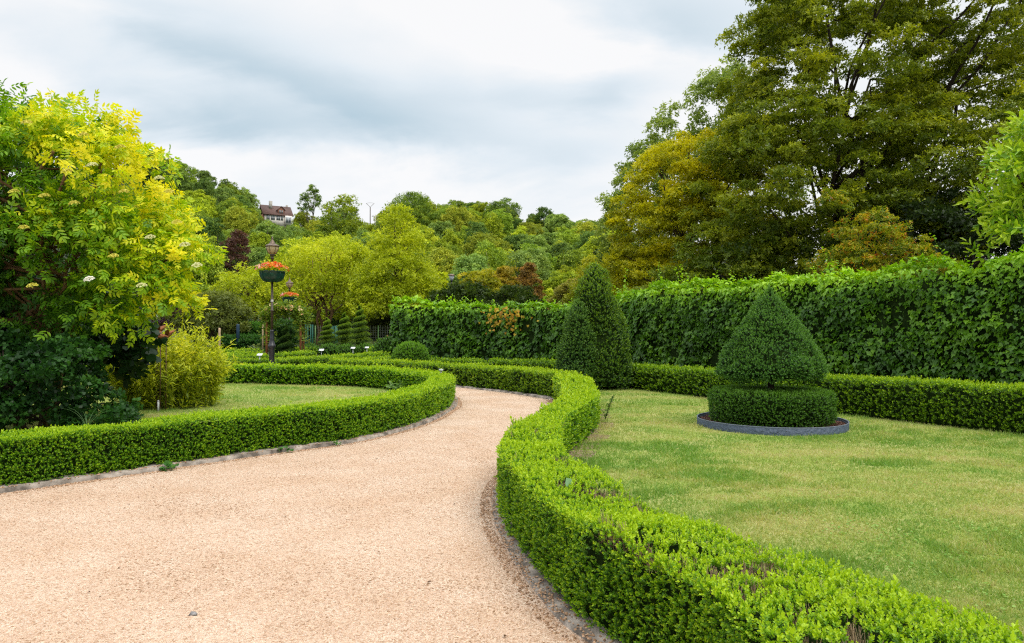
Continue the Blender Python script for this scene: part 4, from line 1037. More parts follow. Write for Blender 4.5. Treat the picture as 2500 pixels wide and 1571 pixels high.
# ================================================================== trees
def limb(mb, a, b, r0, r1, n=5, wig=.08, sides=6):
    a, b = np.asarray(a, float), np.asarray(b, float); L = np.linalg.norm(b - a)
    t = np.linspace(0, 1, n)[:, None]; p = a + (b - a) * t
    w = rng.normal(size=(n, 3)) * wig * L; w[0] = 0; w[-1] = 0
    p = p + w; mb.tube(p, list(np.linspace(r0, r1, n)), sides); return p
def crown_points(lobes, nclump, rc, per, surf=.75, flat=.7):
    """lobes (cx,cy,cz,rx,ry,rz): clumps near lobe surfaces, leaves over each clump's upper shell"""
    lobes = np.asarray(lobes, float); vol = (lobes[:, 3] * lobes[:, 4] + lobes[:, 3] * lobes[:, 5] + lobes[:, 4] * lobes[:, 5]); li = rng.choice(len(lobes), nclump, p=vol / vol.sum())
    d = rdir(nclump); d[:, 2] = np.where(d[:, 2] < -.5, -d[:, 2] * .5, d[:, 2]); d = nrm(d)
    rad = surf + (1 - surf) * rng.random(nclump) ** .7
    rad = np.where(rng.random(nclump) < .18, rng.uniform(.3, .8, nclump), rad)
    C = lobes[li, :3] + d * lobes[li, 3:] * rad[:, None]
    # drop clumps deep inside other lobes
    deep = np.zeros(nclump, bool)
    for l in lobes:
        q = np.sum(((C - l[:3]) / l[3:]) ** 2, 1); deep |= q < .28
    C = C[~deep]; d = d[~deep]; nc = len(C)
    rcs = rc * rng.uniform(.6, 1.35, nc)
    idx = np.repeat(np.arange(nc), rng.poisson(per, nc))
    u = rdir(len(idx)); u = nrm(u + d[idx] * .45 + np.array([0, 0, .35]))
    P = C[idx] + u * rcs[idx][:, None] * np.array([1.15, 1.15, flat]) * rng.uniform(.55, 1.05, (len(idx), 1))
    return C, P, u, idx, nc
def tree(name, loc, lobes, nclump, rc, per, ls, pal, label, cat='tree', trunk=None, group=None, mat='leaf', bark='bark', T=None, nb=26, mix=.35, mixf=None, droop=0.0, flat=.7, surf=.75, trunks=1, link=True, topy=.12):
    global rng
    rng = np.random.default_rng(zlib.crc32(label.encode()))
    t = empty(name, loc, label=label, cat=cat, group=group)
    C, P, u, idx, nc = crown_points(lobes, nclump, rc, per, surf, flat); m = len(P)
    cb = rng.normal(size=nc) * .13
    zz = np.clip((P[:, 2] - P[:, 2].min()) / np.ptp(P[:, 2]), 0, 1)
    mixv = mix + cb[idx] + .18 * (noise3(P, .35, 71) - .5) + topy * (zz - .4) + rng.normal(size=m) * .10
    if mixf is not None: mixv = mixv + mixf(P)
    A = u * .5 + rng.normal(size=(m, 3)) * .6 + [0, 0, -droop]
    Nn = u * .7 + [0, 0, .5] + rng.normal(size=(m, 3)) * .5
    T = T or T_cluster(5, seed=5)
    scatter('crown', T, P, A, Nn, ls * rng.uniform(.7, 1.25, m), mixv, pal, mat, t)
    lb = np.asarray(lobes, float); top = (lb[:, 2] + lb[:, 5]).max(); low = (lb[:, 2] - lb[:, 5]).min()
    tr, th = trunk or (.25, top * .75)
    mb = MB()
    bases = [(0, 0)] if trunks == 1 else [(rng.normal() * tr * 1.2, rng.normal() * tr * 1.2) for _ in range(trunks)]
    cxy = lb[:, :2].mean(0)
    stems = []
    for (bx, by) in bases:
        ex, ey = cxy + (rng.normal(size=2) * lb[:, 3].mean() * .35 if trunks > 1 else rng.normal(size=2) * .2)
        stems.append(limb(mb, (bx, by, -.1), (ex, ey, th), tr / (trunks ** .4), tr * .08, 7, .025, 8))
    ch = rng.choice(nc, min(nb, nc), replace=False)
    for c in ch:
        tgt = C[c]; s = stems[rng.integers(len(stems))]
        j = np.argmin(np.abs(s[:, 2] - max(tgt[2] * .62, low * .8)) + rng.random(len(s)) * .5); j = min(max(j, 1), len(s) - 2)
        limb(mb, s[j], tgt, tr * .32 * (1 - .5 * j / len(s)), .02 + tr * .04, 5, .05, 5)
    mb.build('trunk', bark, t)
    return t

# ---- great maple and its neighbours behind the ivy wall
PAL_MAPLE = [(.05, .09, .008), (.135, .20, .012), (.29, .35, .016), (.50, .53, .02)]
D = 27
tree('maple_tree', (at(2080, D), D, 0), [(-1.5, -1, 11.3, 3.7, 4, 3.6), (2.2, 0, 13.5, 5.2, 4.5, 3.8), (5.6, 0, 10, 4.4, 4, 3.6), (-1.5, -1, 7, 5.0, 4.4, 3.2), (3.5, -2, 6.8, 5.0, 4.4, 3.4), (-3.6, -2, 8.0, 2.1, 3, 2.0), (0, -1, 4.4, 5.4, 4.2, 2.6), (5.5, -2, 4.3, 4.6, 4, 2.8), (.4, -1, 14.5, 4.0, 4, 3.2), (5.0, 0, 15.5, 4.2, 4, 3.0)], 2300, .50, 72, .165, PAL_MAPLE, 'huge dark green spreading maple rising behind the ivy wall', trunk=(.32, 11), trunks=5, nb=34, bark='bark_dark', mix=.50, flat=.55, surf=.60, topy=.10)
tree('linden_tree', (at(1690, 30), 29, 0), [(-1.2, 0, 7.6, 1.6, 1.6, 2.1), (-2.0, -.2, 5.6, 1.6, 1.6, 2.0), (-2.2, 0, 3.4, 1.7, 1.7, 2.0), (-.2, -.4, 5.2, 2.2, 2.2, 2.8), (1.5, -.5, 4.2, 2.4, 2.2, 2.8), (-.1, 0, 8.8, 1.0, 1, 1.2), (1.2, 0, 7, 1.8, 1.8, 2), (-1.6, -.3, 1.8, 2.4, 1.8, 1.4)], 640, .45, 52, .16, [(.10, .13, .006), (.28, .31, .008), (.56, .55, .010), (.82, .74, .014)], 'olive and gold tree at the left end of the tall group', trunk=(.22, 6), nb=16, mix=.52, flat=.5, surf=.68, topy=.05)
tree('birch_tree', (at(1800, 36), 36, 0), [(-.7, 0, 13.2, 1.7, 1.9, 2.4), (-3.2, 0, 11.0, 1.4, 1.6, 2.3), (-1.8, 0, 9.6, 2.6, 2.2, 3.0), (-4.8, 0, 8.9, 1.2, 1.4, 2.5), (-5.6, 0, 6.6, 1.6, 1.6, 2.8), (-3, 0, 5.4, 3.2, 2.8, 3), (.6, 0, 9, 2.6, 2.4, 4)], 620, .5, 46, .19, [(.06, .11, .025), (.13, .21, .04), (.23, .33, .06), (.36, .46, .08)], 'lighter green feathery tree peeking out left of the great maple', trunk=(.2, 11), nb=16, mix=.68, flat=.8, surf=.6, topy=.1)
tree('yew_tree', (at(1770, 25), 25.5, 0), [(0, 0, 2.8, 2.3, 2.2, 2.1), (-1.5, 0, 2.1, 2.0, 2, 1.8), (1.9, 0, 2.4, 2.2, 2, 2.0), (.5, 0, 4.2, 1.8, 1.8, 1.6), (3.8, 0, 2.4, 2.0, 2, 1.9), (2.9, 0, 4.0, 1.8, 1.8, 1.7)], 420, .5, 46, .16, [(.035, .07, .006), (.09, .15, .010), (.19, .26, .015), (.36, .40, .02)], 'low dark leafy tree right behind the ivy wall under the maple', trunk=(.2, 4), nb=14, bark='bark_dark', mix=.5, flat=.5, surf=.7)
tree('holly_tree', (at(2330, 22), 22.5, 0), [(0, 0, 3.6, 3.0, 2.4, 2.6), (-2, 0, 2.8, 2.2, 2, 2.2), (2.4, 0, 3.6, 2.6, 2.4, 2.8)], 330, .5, 46, .17, [(.010, .022, .006), (.022, .045, .009), (.045, .085, .012), (.09, .14, .015)], 'very dark tree in the gap between the orange-leaved shrub and the laurel', trunk=(.25, 4), nb=14, bark='bark_dark', flat=.5, surf=.7)
tree('dogwood_shrub', (at(2150, 18.5), 18.9, 0), [(0, 0, 4.0, .85, .8, .85), (.9, 0, 3.5, .9, .8, .7), (-.8, 0, 3.2, .8, .8, .7), (-1.0, 0, 5.0, .35, .35, .55), (-.7, 0, 4.4, .3, .3, .4), (1.6, 0, 3.1, .55, .6, .5), (0, 0, 2.9, 1.6, .8, .6)], 300, .22, 30, .095, [(.07, .14, .012), (.20, .28, .014), (.40, .42, .018), (.60, .42, .025), (.58, .18, .02)], 'shrub with green leaves turning orange and red above the ivy wall', cat='shrub', trunk=(.07, 3.2), trunks=3, nb=16, mix=.30, flat=.7, surf=.5, mixf=lambda P: (rng.random(len(P)) < .10) * .5)
tree('poplar_tree', (at(1500, 44), 44, 0), [(0, 0, 4.6, 2.2, 2, 2.2), (1.2, 0, 3.2, 2.4, 2, 2.2), (-1.5, 0, 3.2, 1.6, 1.6, 1.8)], 200, .5, 40, .2, [(.12, .16, .01), (.27, .32, .014), (.46, .48, .02), (.66, .58, .03)], 'small bright yellow-green tree between the conical yew and the olive tree', trunk=(.15, 4), nb=10, mix=.5)

# ---- cherry laurel hanging in at the right edge
tree('cherry_laurel', (9.85, 13.3, 0), [(.2, 0, 3.6, .9, .8, 1.0), (0, -.1, 4.5, .8, .7, .7), (.5, 0, 5.2, .7, .7, .8), (-.35, -.2, 3.3, .55, .6, .45), (1.2, 0, 4.5, 1, .9, 1.8), (.85, 0, 6.1, .4, .4, .6)], 130, .26, 12, .25, [(.04, .12, .012), (.10, .25, .016), (.24, .44, .02), (.46, .62, .035)], 'cherry laurel with long bright leaves leaning in at the right edge', cat='shrub', trunk=(.07, 4), trunks=3, nb=22, T=T_sprig(2, .30, .75, hi=True), mat='leaf_gloss', mix=.38, flat=.9, surf=.4, mixf=lambda P: .25 * (P[:, 2] > 3.2))

# ---- elder in the left foreground
PAL_ELD = [(.026, .09, .006), (.08, .21, .010), (.20, .40, .012), (.48, .62, .012), (.82, .76, .02)]
eb = np.array([at(80, 10.6), 10.6, 0])
tree('elder_tree', tuple(eb), [(-.9, 0, 3.95, 1.9, 1.5, 1.35), (.5, 0, 3.8, 1.5, 1.4, 1.2), (1.2, 0, 3.0, 1.05, 1.0, .85), (-2.4, 0, 3.8, 1.7, 1.5, 1.35), (.1, -.1, 2.75, 1.7, 1.3, .9), (2.35, -.2, 2.62, .65, .4, .26), (1.95, -.2, 2.75, .55, .4, .28), (2.0, -.2, 2.05, .5, .5, .22), (1.45, -.2, 2.1, .65, .6, .5), (1.6, 0, 2.9, .6, .6, .4), (-1.8, 0, 2.5, 1.8, 1.4, 1.0), (-.8, .2, 4.65, .95, .8, .55), (.7, 0, 1.75, .9, .7, .5)], 800, .29, 24, .182, PAL_ELD, 'large elder with green leaves turning golden at its top and outer branches', cat='tree', trunk=(.10, 3.4), trunks=7, nb=60, bark='bark_elder', T=T_compound(3), mix=.22, flat=.7, surf=.55, droop=.25, topy=0,
     mixf=lambda P: np.clip((P[:, 2] - 2.6) * .15 + (P[:, 0] - .0) * .23, -.08, .62) + .10 * (rng.random(len(P)) < .12) + .12 * (noise3(P, 1.1, 90) - .5))  # gold towards top and right stands for warm light, put into leaf colour
# elder flower heads
ft = [o for o in bpy.data.objects if o.name.startswith('elder_tree')][0]
HEADS = [(55, 558, 1), (105, 480, 1), (178, 498, 1), (222, 404, 0), (217, 684, 0), (275, 628, 1), (385, 437, 0), (365, 582, 0), (78, 700, 1), (345, 700, 0), (480, 650, 0), (30, 470, 1), (300, 470, 1), (160, 420, 1), (410, 470, 1), (430, 545, 1), (450, 600, 0), (290, 360, 1), (60, 300, 1), (200, 330, 1)]
HP_ = []
for (hx, hy, yel) in HEADS:
    d = 9.1
    c = np.array([at(hx, d), d, zat(hy, d)]) - eb
    k = 110; r = .065 * np.sqrt(rng.random(k)); a = rng.uniform(0, 6.28, k)
    Ph = (c + np.c_[r * np.cos(a), r * np.sin(a) * .9, .035 * (1 - (r / .065) ** 2) + rng.random(k) * .012 + r * np.sin(a) * .35])
    Ch = (np.array([(.88, .88, .78)]) if (hx, hy) == (217, 684) else np.array([(.66, .62, .10)]) if yel else np.array([(.70, .72, .36)])) * rng.uniform(.7, 1.1, (k, 1))
    HP_.append((Ph, Ch))
flT = np.array([(0, 0, .1)] + [(.5 * math.cos(k * 1.257), .5 * math.sin(k * 1.257), 0) for k in range(5)])
for P, Cc in HP_:
    scatter('flower_head', (flT, [(0, 1, 2), (0, 2, 3), (0, 3, 4), (0, 4, 5), (0, 5, 1)], np.zeros(6)), P, rdir(len(P)), rdir(len(P)) * .4 + [0, -.6, 1], rng.uniform(.016, .028, len(P)), None, None, 'petal', ft, rgb=Cc)

# dark understorey shrub at the far left
tree('dark_shrub', (at(50, 9.3), 9.6, 0), [(-.3, 0, .75, 1.1, .9, .6), (-.9, .1, 1.25, .7, .6, .4), (.5, -.2, .85, .5, .6, .6), (-1.6, 0, .75, 1.3, 1.0, .6), (.25, .2, 1.0, .55, .6, .45), (-.8, -.3, .45, 1.4, .7, .45), (.95, -.1, .4, .45, .5, .4), (.1, -.2, .35, .9, .6, .4)], 420, .17, 30, .095, [(.006, .024, .006), (.018, .070, .012), (.05, .155, .024), (.11, .27, .04)], 'dark shrub with broad rounded leaves under the elder, behind the left hedge', cat='shrub', trunk=(.05, 1.4), trunks=4, nb=20, T=T_cluster(3, .8, 7), bark='bark_dark', mix=.34, surf=.5, mat='leaf')
tree('dark_shrub', (at(-40, 12.2), 12.6, 0), [(0, 0, 1.3, 2.0, 1.0, 1.3), (1.5, 0, 1.2, 1.2, .9, 1.2)], 220, .30, 30, .17, [(.006, .02, .005), (.013, .042, .01), (.028, .08, .016), (.05, .12, .02)], 'shadowy leafy shrub filling the space behind the elder stems', cat='shrub', trunk=(.05, 1.6), trunks=4, nb=16, T=T_leaf6(.8), bark='bark_dark', mix=.3, surf=.4, mat='leaf')
# purple-leaved shrub behind
tree('purple_shrub', (at(330, 19), 19, 0), [(0, 0, 1.9, 1.0, .9, 1.2), (-1.3, 0, 1.9, 1.2, .9, 1.2), (-2.8, 0, 2.0, 1.2, 1, 1.2), (-4.2, 0, 2.0, 1.2, 1, 1.3)], 220, .3, 40, .11, [(.012, .004, .010), (.03, .010, .022), (.06, .022, .045), (.10, .05, .08)], 'dark purple-leaved shrub glimpsed behind the elder branches', cat='shrub', trunk=(.05, 1.8), trunks=3, nb=12, bark='bark_dark', mix=.4, surf=.5)

# ---- bamboo clump
def bamboo():
    cx, cy = at(400, 14.6), 14.9
    t = empty('bamboo_clump', (cx, cy, 0), label='yellow-green bamboo clump of arching leafy canes on the left lawn', cat='shrub')
    mb = MB(); P, A = [], []
    for i in range(330):
        a = rng.uniform(0, 6.28); r = 1.0 * math.sqrt(rng.random())
        b = np.array([r * math.cos(a) * 1.0, r * math.sin(a) * .8, 0]); out = np.array([math.cos(a), math.sin(a) * .8, 0]) * (.15 + .4 * rng.random()) * (.3 + r)
        h = (2.02 - .95 * (r / 1.0) ** 2) * rng.uniform(.6, 1.1)
        pts = [b + out * (q ** 1.8) * .7 + np.array([0, 0, h * (q - .12 * q ** 3)]) for q in np.linspace(0, 1, 6)]
        if i % 4 == 0: mb.tube(pts, list(np.linspace(.006, .002, 6)), 4)
        for j in range(64):
            q = rng.random() ** .7; k = min(4, int(q * 5)); f = q * 5 - k
            p = pts[k] * (1 - f) + pts[k + 1] * f + rng.normal(size=3) * .035
            d = rdir(1)[0] * .9 + out + [0, 0, .25]; P.append(p); A.append(d)
    P, A = np.array(P), np.array(A); m = len(P); k = P[:, 2] > .03; P, A = P[k], A[k]; m = len(P)
    mixv = .45 + rng.normal(size=m) * .16 + .35 * (noise3(P, 1.7, 33) - .5) + .12 * (P[:, 2] - .9)
    scatter('foliage', T_leaf4(.22), P, A, rdir(m) * .7 + [0, -.2, 1], rng.uniform(.08, .17, m), mixv, [(.12, .19, .012), (.30, .38, .018), (.62, .66, .03), (.84, .78, .07)], 'leaf', t)
    mb.build('canes', 'green_post', t)
bamboo()
def tuft(px, py, r, h, n, pal, label, z0=0., name='fern', tmpl=None, s=(.08, .16), cat='plant'):
    x, y = ground_pt(px, py, z0); t = empty(name, (x, y, z0), label=label, cat=cat)
    a = rng.uniform(0, 6.28, n); q = rng.random(n)
    P = np.c_[np.cos(a) * r * q, np.sin(a) * r * q, h * rng.random(n) * (1 - .5 * q)]
    A = np.c_[np.cos(a), np.sin(a), np.full(n, .7)] + rng.normal(size=(n, 3)) * .35
    scatter('foliage', tmpl or T_compound(3), P, A, rdir(n) * .4 + [0, 0, 1], rng.uniform(*s, n), rng.random(n), pal, 'leaf', t)
tuft(985, 958, .38, .34, 90, [(.05, .12, .03), (.12, .24, .06), (.24, .38, .14)], 'pale fern-like plant inside the bend of the left hedge')
tuft(305, 1062, .28, .50, 220, [(.03, .08, .02), (.07, .17, .04), (.13, .27, .07)], 'small blue-green conifer-like plant showing over the left hedge near the dark shrub', tmpl=T_sprig(3), s=(.05, .1), name='small_plant')
tuft(175, 1068, .30, .50, 200, [(.04, .09, .02), (.09, .18, .03), (.18, .30, .05)], 'small rounded plant peeping over the left hedge below the dark shrub', tmpl=T_sprig(3), s=(.05, .1), name='small_plant')
tuft(418, 1148, .08, .07, 26, [(.03, .12, .02), (.07, .2, .04), (.12, .3, .08)], 'small weed growing on the kerb below the left hedge', tmpl=T_leaf6(.8), s=(.04, .08), name='weed')
tuft(700, 1105, .09, .07, 22, [(.03, .12, .02), (.07, .2, .04), (.12, .3, .08)], 'small weed on the kerb in the middle of the left hedge', tmpl=T_leaf6(.8), s=(.035, .07), name='weed')
tuft(820, 1089, .07, .06, 16, [(.03, .12, .02), (.07, .2, .04), (.12, .3, .08)], 'tiny weed on the kerb towards the tip of the left hedge', tmpl=T_leaf6(.8), s=(.03, .06), name='weed')
# wisps of long grass growing out of the left hedge
for (px, py, lab) in ((215, 1045, 'long arching grass blades rising out of the left hedge, left tuft'), (640, 1010, 'long grass wisps behind the left hedge near the bamboo')):
    x, y = ground_pt(px, py, .45); t = empty('grass_tuft', (x, y, .4), label=lab, cat='grass')
    mb = MB()
    for i in range(9):
        a = rng.uniform(0, 6.28); L = rng.uniform(.25, .45)
        mb.tube([(math.cos(a) * L * q ** 1.6 * .6, math.sin(a) * L * q ** 1.6 * .6, L * (q - .35 * q ** 2.5)) for q in np.linspace(0, 1, 6)], [.003, .003, .0025, .002, .0015, .001], 3)
    mb.build('blades', 'green_post', t)
# small upright shoot on the lawn side of the S hedge
x, y = 1.62, 12.3
t = empty('box_seedling', (x, y, 0), label='thin dark twig with small leaves beside the lawn side of the S-shaped hedge', cat='plant')
P = np.array([(.16 * q + rng.normal() * .015, rng.normal() * .015, .45 * q) for q in np.linspace(.15, 1, 34)])
scatter('foliage', T_sprig(2), P, rdir(len(P)) + [0, 0, 1], rdir(len(P)), rng.uniform(.05, .08, len(P)), rng.random(len(P)) * .5, PAL_BOX_DK, 'leaf', t)
mb = MB(); mb.tube([(0, 0, 0), (.08, 0, .22), (.16, 0, .46)], [.008, .006, .003], 5); mb.build('stem', 'bark_dark', t)
# fallen leaf on the near hedge, grey stone on the path, brown clod on the kerb
x, y = ground_pt(1382, 1180, .56)
o = scatter('fallen_leaf', T_leaf6(.75), np.array([(0, 0, 0.)]), np.array([(.3, .2, -.6)]), np.array([(0, -1, .7)]), np.array([.085]), None, None, 'leaf', None, rgb=np.array([(.30, .50, .36)]))
o.location = (x, y, .60); setp(o, label='single pale grey-green leaf lying on top of the S-shaped hedge', cat='leaf')
x, y = ground_pt(476, 1500)
mb = MB(); mb.add(np.array([(-.022, -.012, 0), (.024, -.01, 0), (.02, .014, 0), (-.018, .016, 0), (-.008, -.004, .022), (.012, .004, .017)]), [(3, 2, 1, 0), (0, 1, 5, 4), (1, 2, 5), (2, 3, 4, 5), (3, 0, 4)])
o = mb.build('pebble', 'pebble_grey'); o.location = (x, y, .006); setp(o, label='grey angular stone lying alone on the gravel path', cat='stone')

# ================================================================== rusty bird sculptures by the bamboo
def bird(px, py, D, flip, label, tilt=0):
    x = at(px, D); z = zat(py, D)
    t = empty('bird_sculpture', (x, D, 0), label=label, cat='sculpture', group='rusty metal birds on rods')
    mb = MB(); mb.tube([(0, 0, 0), (0, 0, z)], .009, 6); mb.build('rod', 'rust_dark', t)
    s = flip; mb = MB()
    pts = [(-.17 * s, 0, z + .015), (-.11 * s, 0, z + .035), (-.05 * s, 0, z + .03), (0.02 * s, 0, z + .02), (.08 * s, 0, z + .045 + tilt), (.13 * s, 0, z + .085 + tilt), (.19 * s, 0, z + .10 + tilt)]
    mb.tube(pts, [.004, .022, .034, .042, .03, .016, .004], 10); mb.build('body', 'rust', t, smooth=True)
    mb = MB(); V = np.array([(-.03 * s, 0, z + .04), (.07 * s, 0, z + .05), (.12 * s, -.14, z + .16), (.03 * s, -.10, z + .13), (-.03 * s, .01, z + .045), (.07 * s, .01, z + .055), (.12 * s, .15, z + .16), (.03 * s, .11, z + .13)])
    mb.add(V, [(0, 1, 2, 3), (7, 6, 5, 4)]); mb.build('wings', 'rust', t)
bird(384, 812, 14.1, 1, 'highest of the rusty metal birds, above the other two by the bamboo', .0)
bird(392, 826, 13.9, -1, 'lower left rusty metal bird with a curved neck by the bamboo', .02)
bird(406, 824, 14.0, 1, 'lower right rusty metal bird with raised head by the bamboo', .02)

# ================================================================== middle-distance trees on the valley floor
PW = [(.14, .21, .008), (.33, .42, .012), (.54, .62, .02), (.76, .78, .04)]       # willow gold-green
PG = [(.10, .17, .014), (.24, .35, .020), (.40, .50, .028), (.58, .64, .035)]
PD = [(.035, .07, .014), (.08, .14, .024), (.15, .23, .035), (.25, .33, .045)]
def mid(name, px, D, top, wpx, low, pal, label, shape='round', n=240, ls=.24, **kw):
    x = at(px, D); zt = zat(top, D); R = wpx / 2 / 1700 * D; zl = max(low, .4)
    H = zt - zl
    if shape == 'round':
        lob = [(0, 0, zl + H * .62, R * .8, R * .7, H * .38), (-R * .5, 0, zl + H * .42, R * .55, R * .6, H * .36), (R * .5, 0, zl + H * .45, R * .55, R * .6, H * .36), (0, 0, zl + H * .3, R * .75, R * .7, H * .28), (R * .25, 0, zl + H * .78, R * .4, R * .4, H * .22)]
    elif shape == 'cone':
        lob = [(0, 0, zl + H * .22, R * .95, R * .8, H * .22), (0, 0, zl + H * .45, R * .75, R * .7, H * .2), (0, 0, zl + H * .66, R * .5, R * .5, H * .18), (0, 0, zl + H * .86, R * .26, R * .26, H * .14), (-R * .4, 0, zl + H * .35, R * .5, R * .5, H * .16), (R * .4, 0, zl + H * .3, R * .5, R * .5, H * .18)]
    else:
        lob = [(rng.uniform(-.8, .8) * R, rng.uniform(-.4, .4) * R, zl + H * rng.uniform(.3, .62), R * .45, R * .45, H * rng.uniform(.28, .38)) for _ in range(7)]
    return tree(name, (x, D, 0), lob, n, R * .19, 42, ls, pal, label, trunk=(max(.08, R * .055), zl + H * .75), flat=.75, surf=.6, **kw)
mid('willow_tree', 798, 64, 585, 270, 3.1, PW, 'broad golden-green willow with forked stems behind the parterre', n=440, ls=.21, trunks=4, nb=40, bark='bark_elder', mix=.5)
mid('alder_tree', 970, 60, 510, 235, 1.6, PW, 'tall pyramidal golden-green tree left of the park lamp', 'cone', n=560, ls=.21, trunks=2, nb=30, mix=.46)
mid('willow_tree', 620, 72, 655, 210, 1.6, PW, 'low golden willow behind the nearer lamp post', n=220, ls=.28, mix=.45)
mid('willow_tree', 880, 70, 640, 150, 1.6, PW, 'golden willow filling the gap between the broad willow and the pyramidal tree', n=220, ls=.28, mix=.34)
mid('willow_tree', 505, 58, 715, 190, .4, [(.05, .08, .018), (.12, .16, .035), (.22, .27, .06), (.34, .38, .1)], 'grey-green fine-leaved willow shrub right of the elder', n=240, ls=.24, mix=.42, trunks=3)
mid('hazel_tree', 445, 66, 690, 150, .4, PG, 'green shrubby tree behind the grey-green willow shrub', n=160, ls=.3)
mid('poplar_tree', 1065, 66, 668, 90, 1.5, PW, 'small golden tree just left of the park lamp', n=120, ls=.28, mix=.45)
mid('maple_tree', 1165, 62, 662, 130, 1.5, [(.09, .12, .01), (.22, .26, .012), (.42, .42, .016), (.6, .52, .03)], 'bright yellow-green round tree right of the park lamp', n=200, ls=.26, mix=.5)
mid('cherry_tree', 1225, 66, 655, 110, 1.5, [(.10, .10, .012), (.26, .23, .018), (.42, .34, .03), (.5, .36, .05)], 'yellow-olive round tree left of the orange-brown tree', n=180, ls=.27, mix=.45)
mid('redwood_tree', 1290, 64, 640, 110, 1.2, [(.08, .06, .015), (.20, .13, .028), (.34, .20, .045), (.42, .22, .06)], 'orange-brown conical tree above the middle of the ivy wall', 'cone', n=220, ls=.25, mix=.42)
mid('juniper_tree', 1120, 46, 698, 200, .5, [(.012, .03, .005), (.035, .07, .008), (.08, .13, .010), (.15, .2, .015)], 'dark spreading conifer behind the ivy wall left part', n=260, ls=.22, mix=.3, bark='bark_dark')
mid('juniper_tree', 1245, 45, 705, 190, .5, [(.012, .03, .005), (.035, .07, .008), (.08, .13, .010), (.15, .2, .015)], 'dark green conifer in front of the yellow-olive tree', n=240, ls=.22, mix=.32, bark='bark_dark')
mid('field_maple', 1400, 70, 680, 120, 1, [(.09, .10, .015), (.21, .22, .03), (.35, .34, .06), (.5, .45, .12)], 'pale yellow bushy tree left of the conical yew', n=160, ls=.3, mix=.5)
mid('field_maple', 1350, 74, 705, 70, 1, PG, 'small sage-green tree between the orange-brown tree and the pale yellow one', n=100, ls=.3, mix=.55)
mid('alder_tree', 720, 84, 640, 170, 2, PG, 'bright green tree on the slope foot behind the nearer lamp', n=180, ls=.32)
mid('hazel_tree', 562, 84, 695, 80, 2, PD, 'dark green tree at the slope foot right of the grey-green willow shrub', n=120, ls=.32)
mid('dark_bush', 935, 62, 772, 110, .2, [(.03, .05, .006), (.08, .11, .012), (.15, .19, .018), (.24, .28, .03)], 'shadowy bush behind the wire fence', n=160, ls=.25, mix=.25, cat='shrub', bark='bark_dark')
mid('dark_bush', 700, 66, 770, 150, .2, [(.02, .03, .006), (.05, .07, .01), (.10, .13, .016), (.18, .21, .02)], 'olive undergrowth bush seen through the rose arch', n=160, ls=.26, mix=.3, cat='shrub')
tuft(925, 842, 1.3, .9, 260, [(.10, .16, .04), (.22, .30, .08), (.36, .44, .16)], 'light feathery weeds at the foot of the wire fence', s=(.25, .45), name='weeds')
tuft(770, 850, 1.2, 1.3, 260, [(.10, .18, .02), (.24, .32, .03), (.42, .46, .06)], 'yellow-green leafy plants behind the shortest spiral topiary', s=(.2, .38), name='flowering_plants')
tuft(625, 874, .5, .9, 60, [(.07, .12, .04), (.15, .22, .08), (.28, .34, .16)], 'thin grey-green sapling left of the nearer lamp post', s=(.18, .3), name='sapling')

# ================================================================== wooded hill
HP = [
    [(.06, .12, .018), (.15, .25, .028), (.27, .38, .036), (.42, .50, .045)],
    [(.09, .15, .014), (.22, .31, .020), (.40, .49, .026), (.56, .62, .035)],
    [(.07, .13, .034), (.15, .25, .055), (.26, .38, .08), (.38, .49, .10)],
    [(.085, .13, .016), (.20, .26, .026), (.35, .39, .036), (.50, .52, .05)],
    [(.034, .08, .020), (.085, .165, .034), (.16, .26, .05), (.26, .37, .06)],
]
HN = ['mid green', 'yellow-green', 'grey-green', 'olive', 'dark green']
PROTO = []
def hill_proto(pal, shape, seed):
    if shape == 0: lob = [(0, 0, .62, .8, .8, .36), (-.45, .1, .45, .55, .5, .34), (.45, -.1, .48, .55, .55, .32), (.1, .3, .72, .5, .5, .28), (0, -.4, .4, .6, .5, .3)]
    elif shape == 1: lob = [(0, 0, .7, .55, .55, .32), (.1, 0, .42, .7, .7, .34), (-.3, 0, .55, .45, .45, .3), (.3, .2, .3, .55, .5, .26)]
    else: lob = [(-.4, 0, .6, .5, .5, .3), (.35, .1, .68, .5, .5, .32), (0, 0, .42, .8, .75, .32), (.55, 0, .4, .4, .4, .26), (-.1, 0, .82, .3, .3, .18)]
    lob = [(a * 4.6, b * 4.6, c * 11, d * 4.6, e * 4.6, f * 11) for a, b, c, d, e, f in lob]
    C, P, u, idx, nc = crown_points(lob, 210, .80, 28, .7, .7); m = len(P)
    cb = rng.normal(size=nc) * .14
    mixv = .46 + cb[idx] + rng.normal(size=m) * .1
    o = scatter('crown', T_cluster(4, .65, seed=9), P, u * .5 + rng.normal(size=(m, 3)) * .6, u * .7 + [0, 0, .5] + rng.normal(size=(m, 3)) * .4,   .48 * rng.uniform(.7, 1.3, m), mixv, pal, 'leaf_far')
    mb = MB(); st = limb(mb, (0, 0, -1.2), (0, 0, 8), .26, .08, 5, .02, 6)
    for c in rng.choice(nc, 9, replace=False): limb(mb, st[2], C[c], .1, .03, 4, .04, 4)
    tk = mb.build('trunk', 'bark_grey')
    me, tm = o.data, tk.data
    bpy.data.objects.remove(o); bpy.data.objects.remove(tk)
    return me, tm
for i, p in enumerate(HP):
    for s in range(2 if i < 2 else 1): PROTO.append((i, *hill_proto(p, (i + s) % 3, i * 3 + s)))
